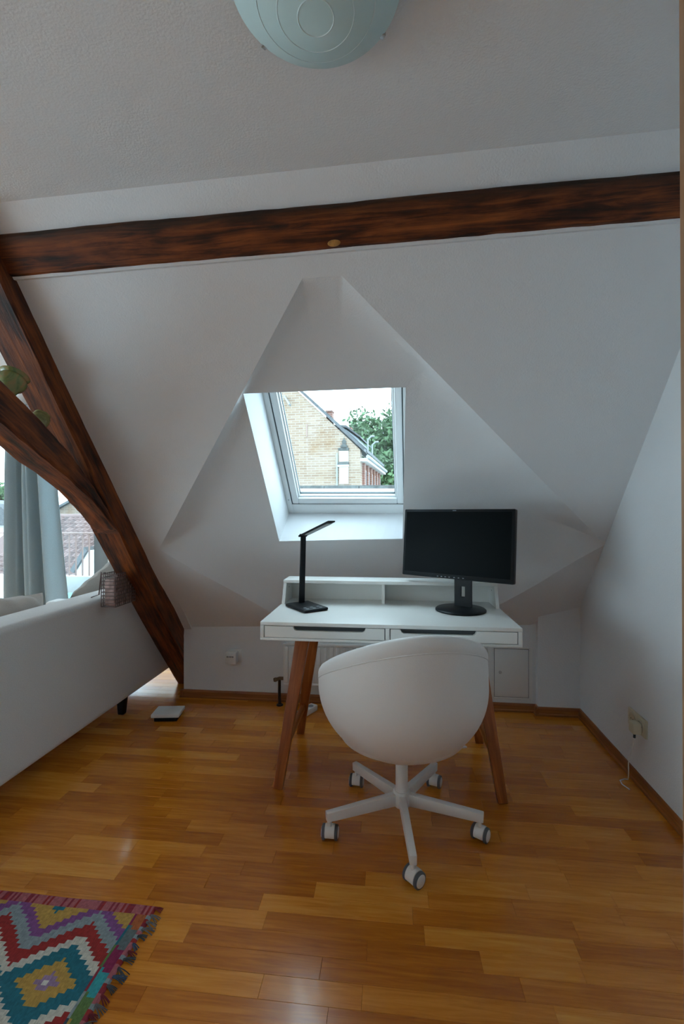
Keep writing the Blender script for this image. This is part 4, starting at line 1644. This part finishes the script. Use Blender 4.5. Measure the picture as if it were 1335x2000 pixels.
# pantile: curved cross-section
vt, ft = [], []
for j, (s_, h_) in enumerate(((0, .028), (th_ * 1.12, .006))):
    for i in range(7):
        a = i / 6
        hx = .030 * math.sin(a * 2 * PI)
        vt.append(Vector(((a - .5) * tw * 1.04, 0, 0)) + sv * s_ + nv_ * (h_ + hx * .8 + .02))
for j, (s_, h_) in enumerate(((0, .010), (th_ * 1.12, -.010))):
    for i in range(7):
        a = i / 6
        hx = .030 * math.sin(a * 2 * PI)
        vt.append(Vector(((a - .5) * tw * 1.04, 0, 0)) + sv * s_ + nv_ * (h_ + hx * .8 + .02))
for i in range(6):
    ft += [(i, i + 1, i + 8, i + 7), (14 + i, 14 + i + 1, 14 + i + 8, 14 + i + 7), (i, i + 1, i + 15, i + 14)]
tile_me = pydata('roof_tile', vt, ft)
for r_ in range(nrow):
    for c_ in range(ncol):
        p = Vector((-2.3 + (c_ + .5) * tw, ry0, rz0)) + sv * (r_ * th_)
        link('roof_tile', tile_me, 'rooftile', tr, loc=p)
link('ridge', tube_me('ridge', [(-3.2, ry1, rz1 + .03), (4.2, ry1, rz1 + .03)], .10, 10), 'rooftile', tr)
# a small shed roof corner standing in front of the tiles
ln = empty('lean_to', (-9.45, 13.3, -6), label='white lean-to with a dark sloping roof edge outside the balcony', cat='shed')
link('lean_to_wall', prism_me('lean_to_wall', [(-.30, 0), (1.2, 0), (1.2, 6 + .12), (.08, 6 + .02), (-.30, 6 - .55)], 1, 0, .5), 'render', ln)
link('lean_to_roof', prism_me('lean_to_roof', [(-.45, 6 - .60), (-.34, 6 - .68), (.12, 6 + .02), (.02, 6 + .13)], 1, -.1, .6), 'slate', ln)
# brick gable behind the tiles
sg = empty('brick_house', (-14.25, 18.5, -6.2), label='low brick gable house rising behind the tiled roof', cat='house')
link('gable_wall', prism_me('gable_wall', [(-1.9, 0), (-1.9, 6.65), (0.9, 8.05), (3.4, 7.1), (3.4, 0)], 1, 0, 3), 'gable', sg)
link('roof', prism_me('roof', [(-2.2, 6.50), (-2.2, 6.60), (0.9, 8.16), (3.7, 7.09), (3.7, 6.99), (0.9, 8.05)], 1, -.2, 3.2), 'slate', sg)
sh = empty('slate_house', (-18.7, 19.5, -6), label='grey-roofed house at the far left beyond the curtain', cat='house')
box('wall', (-2.5, 0, 0), (1.6, 3, 6.6), 'render', sh)
link('roof', prism_me('roof', [(-2.8, 6.6), (1.9, 6.6), (.6, 7.6), (-2.8, 7.9)], 1, -.2, 3.2), 'slate', sh)

struct('ground_plane', box_me('ground_plane', (-60, 4.6, -6.2), (40, 70, -6.0)), 'ground', label='street level ground far below')
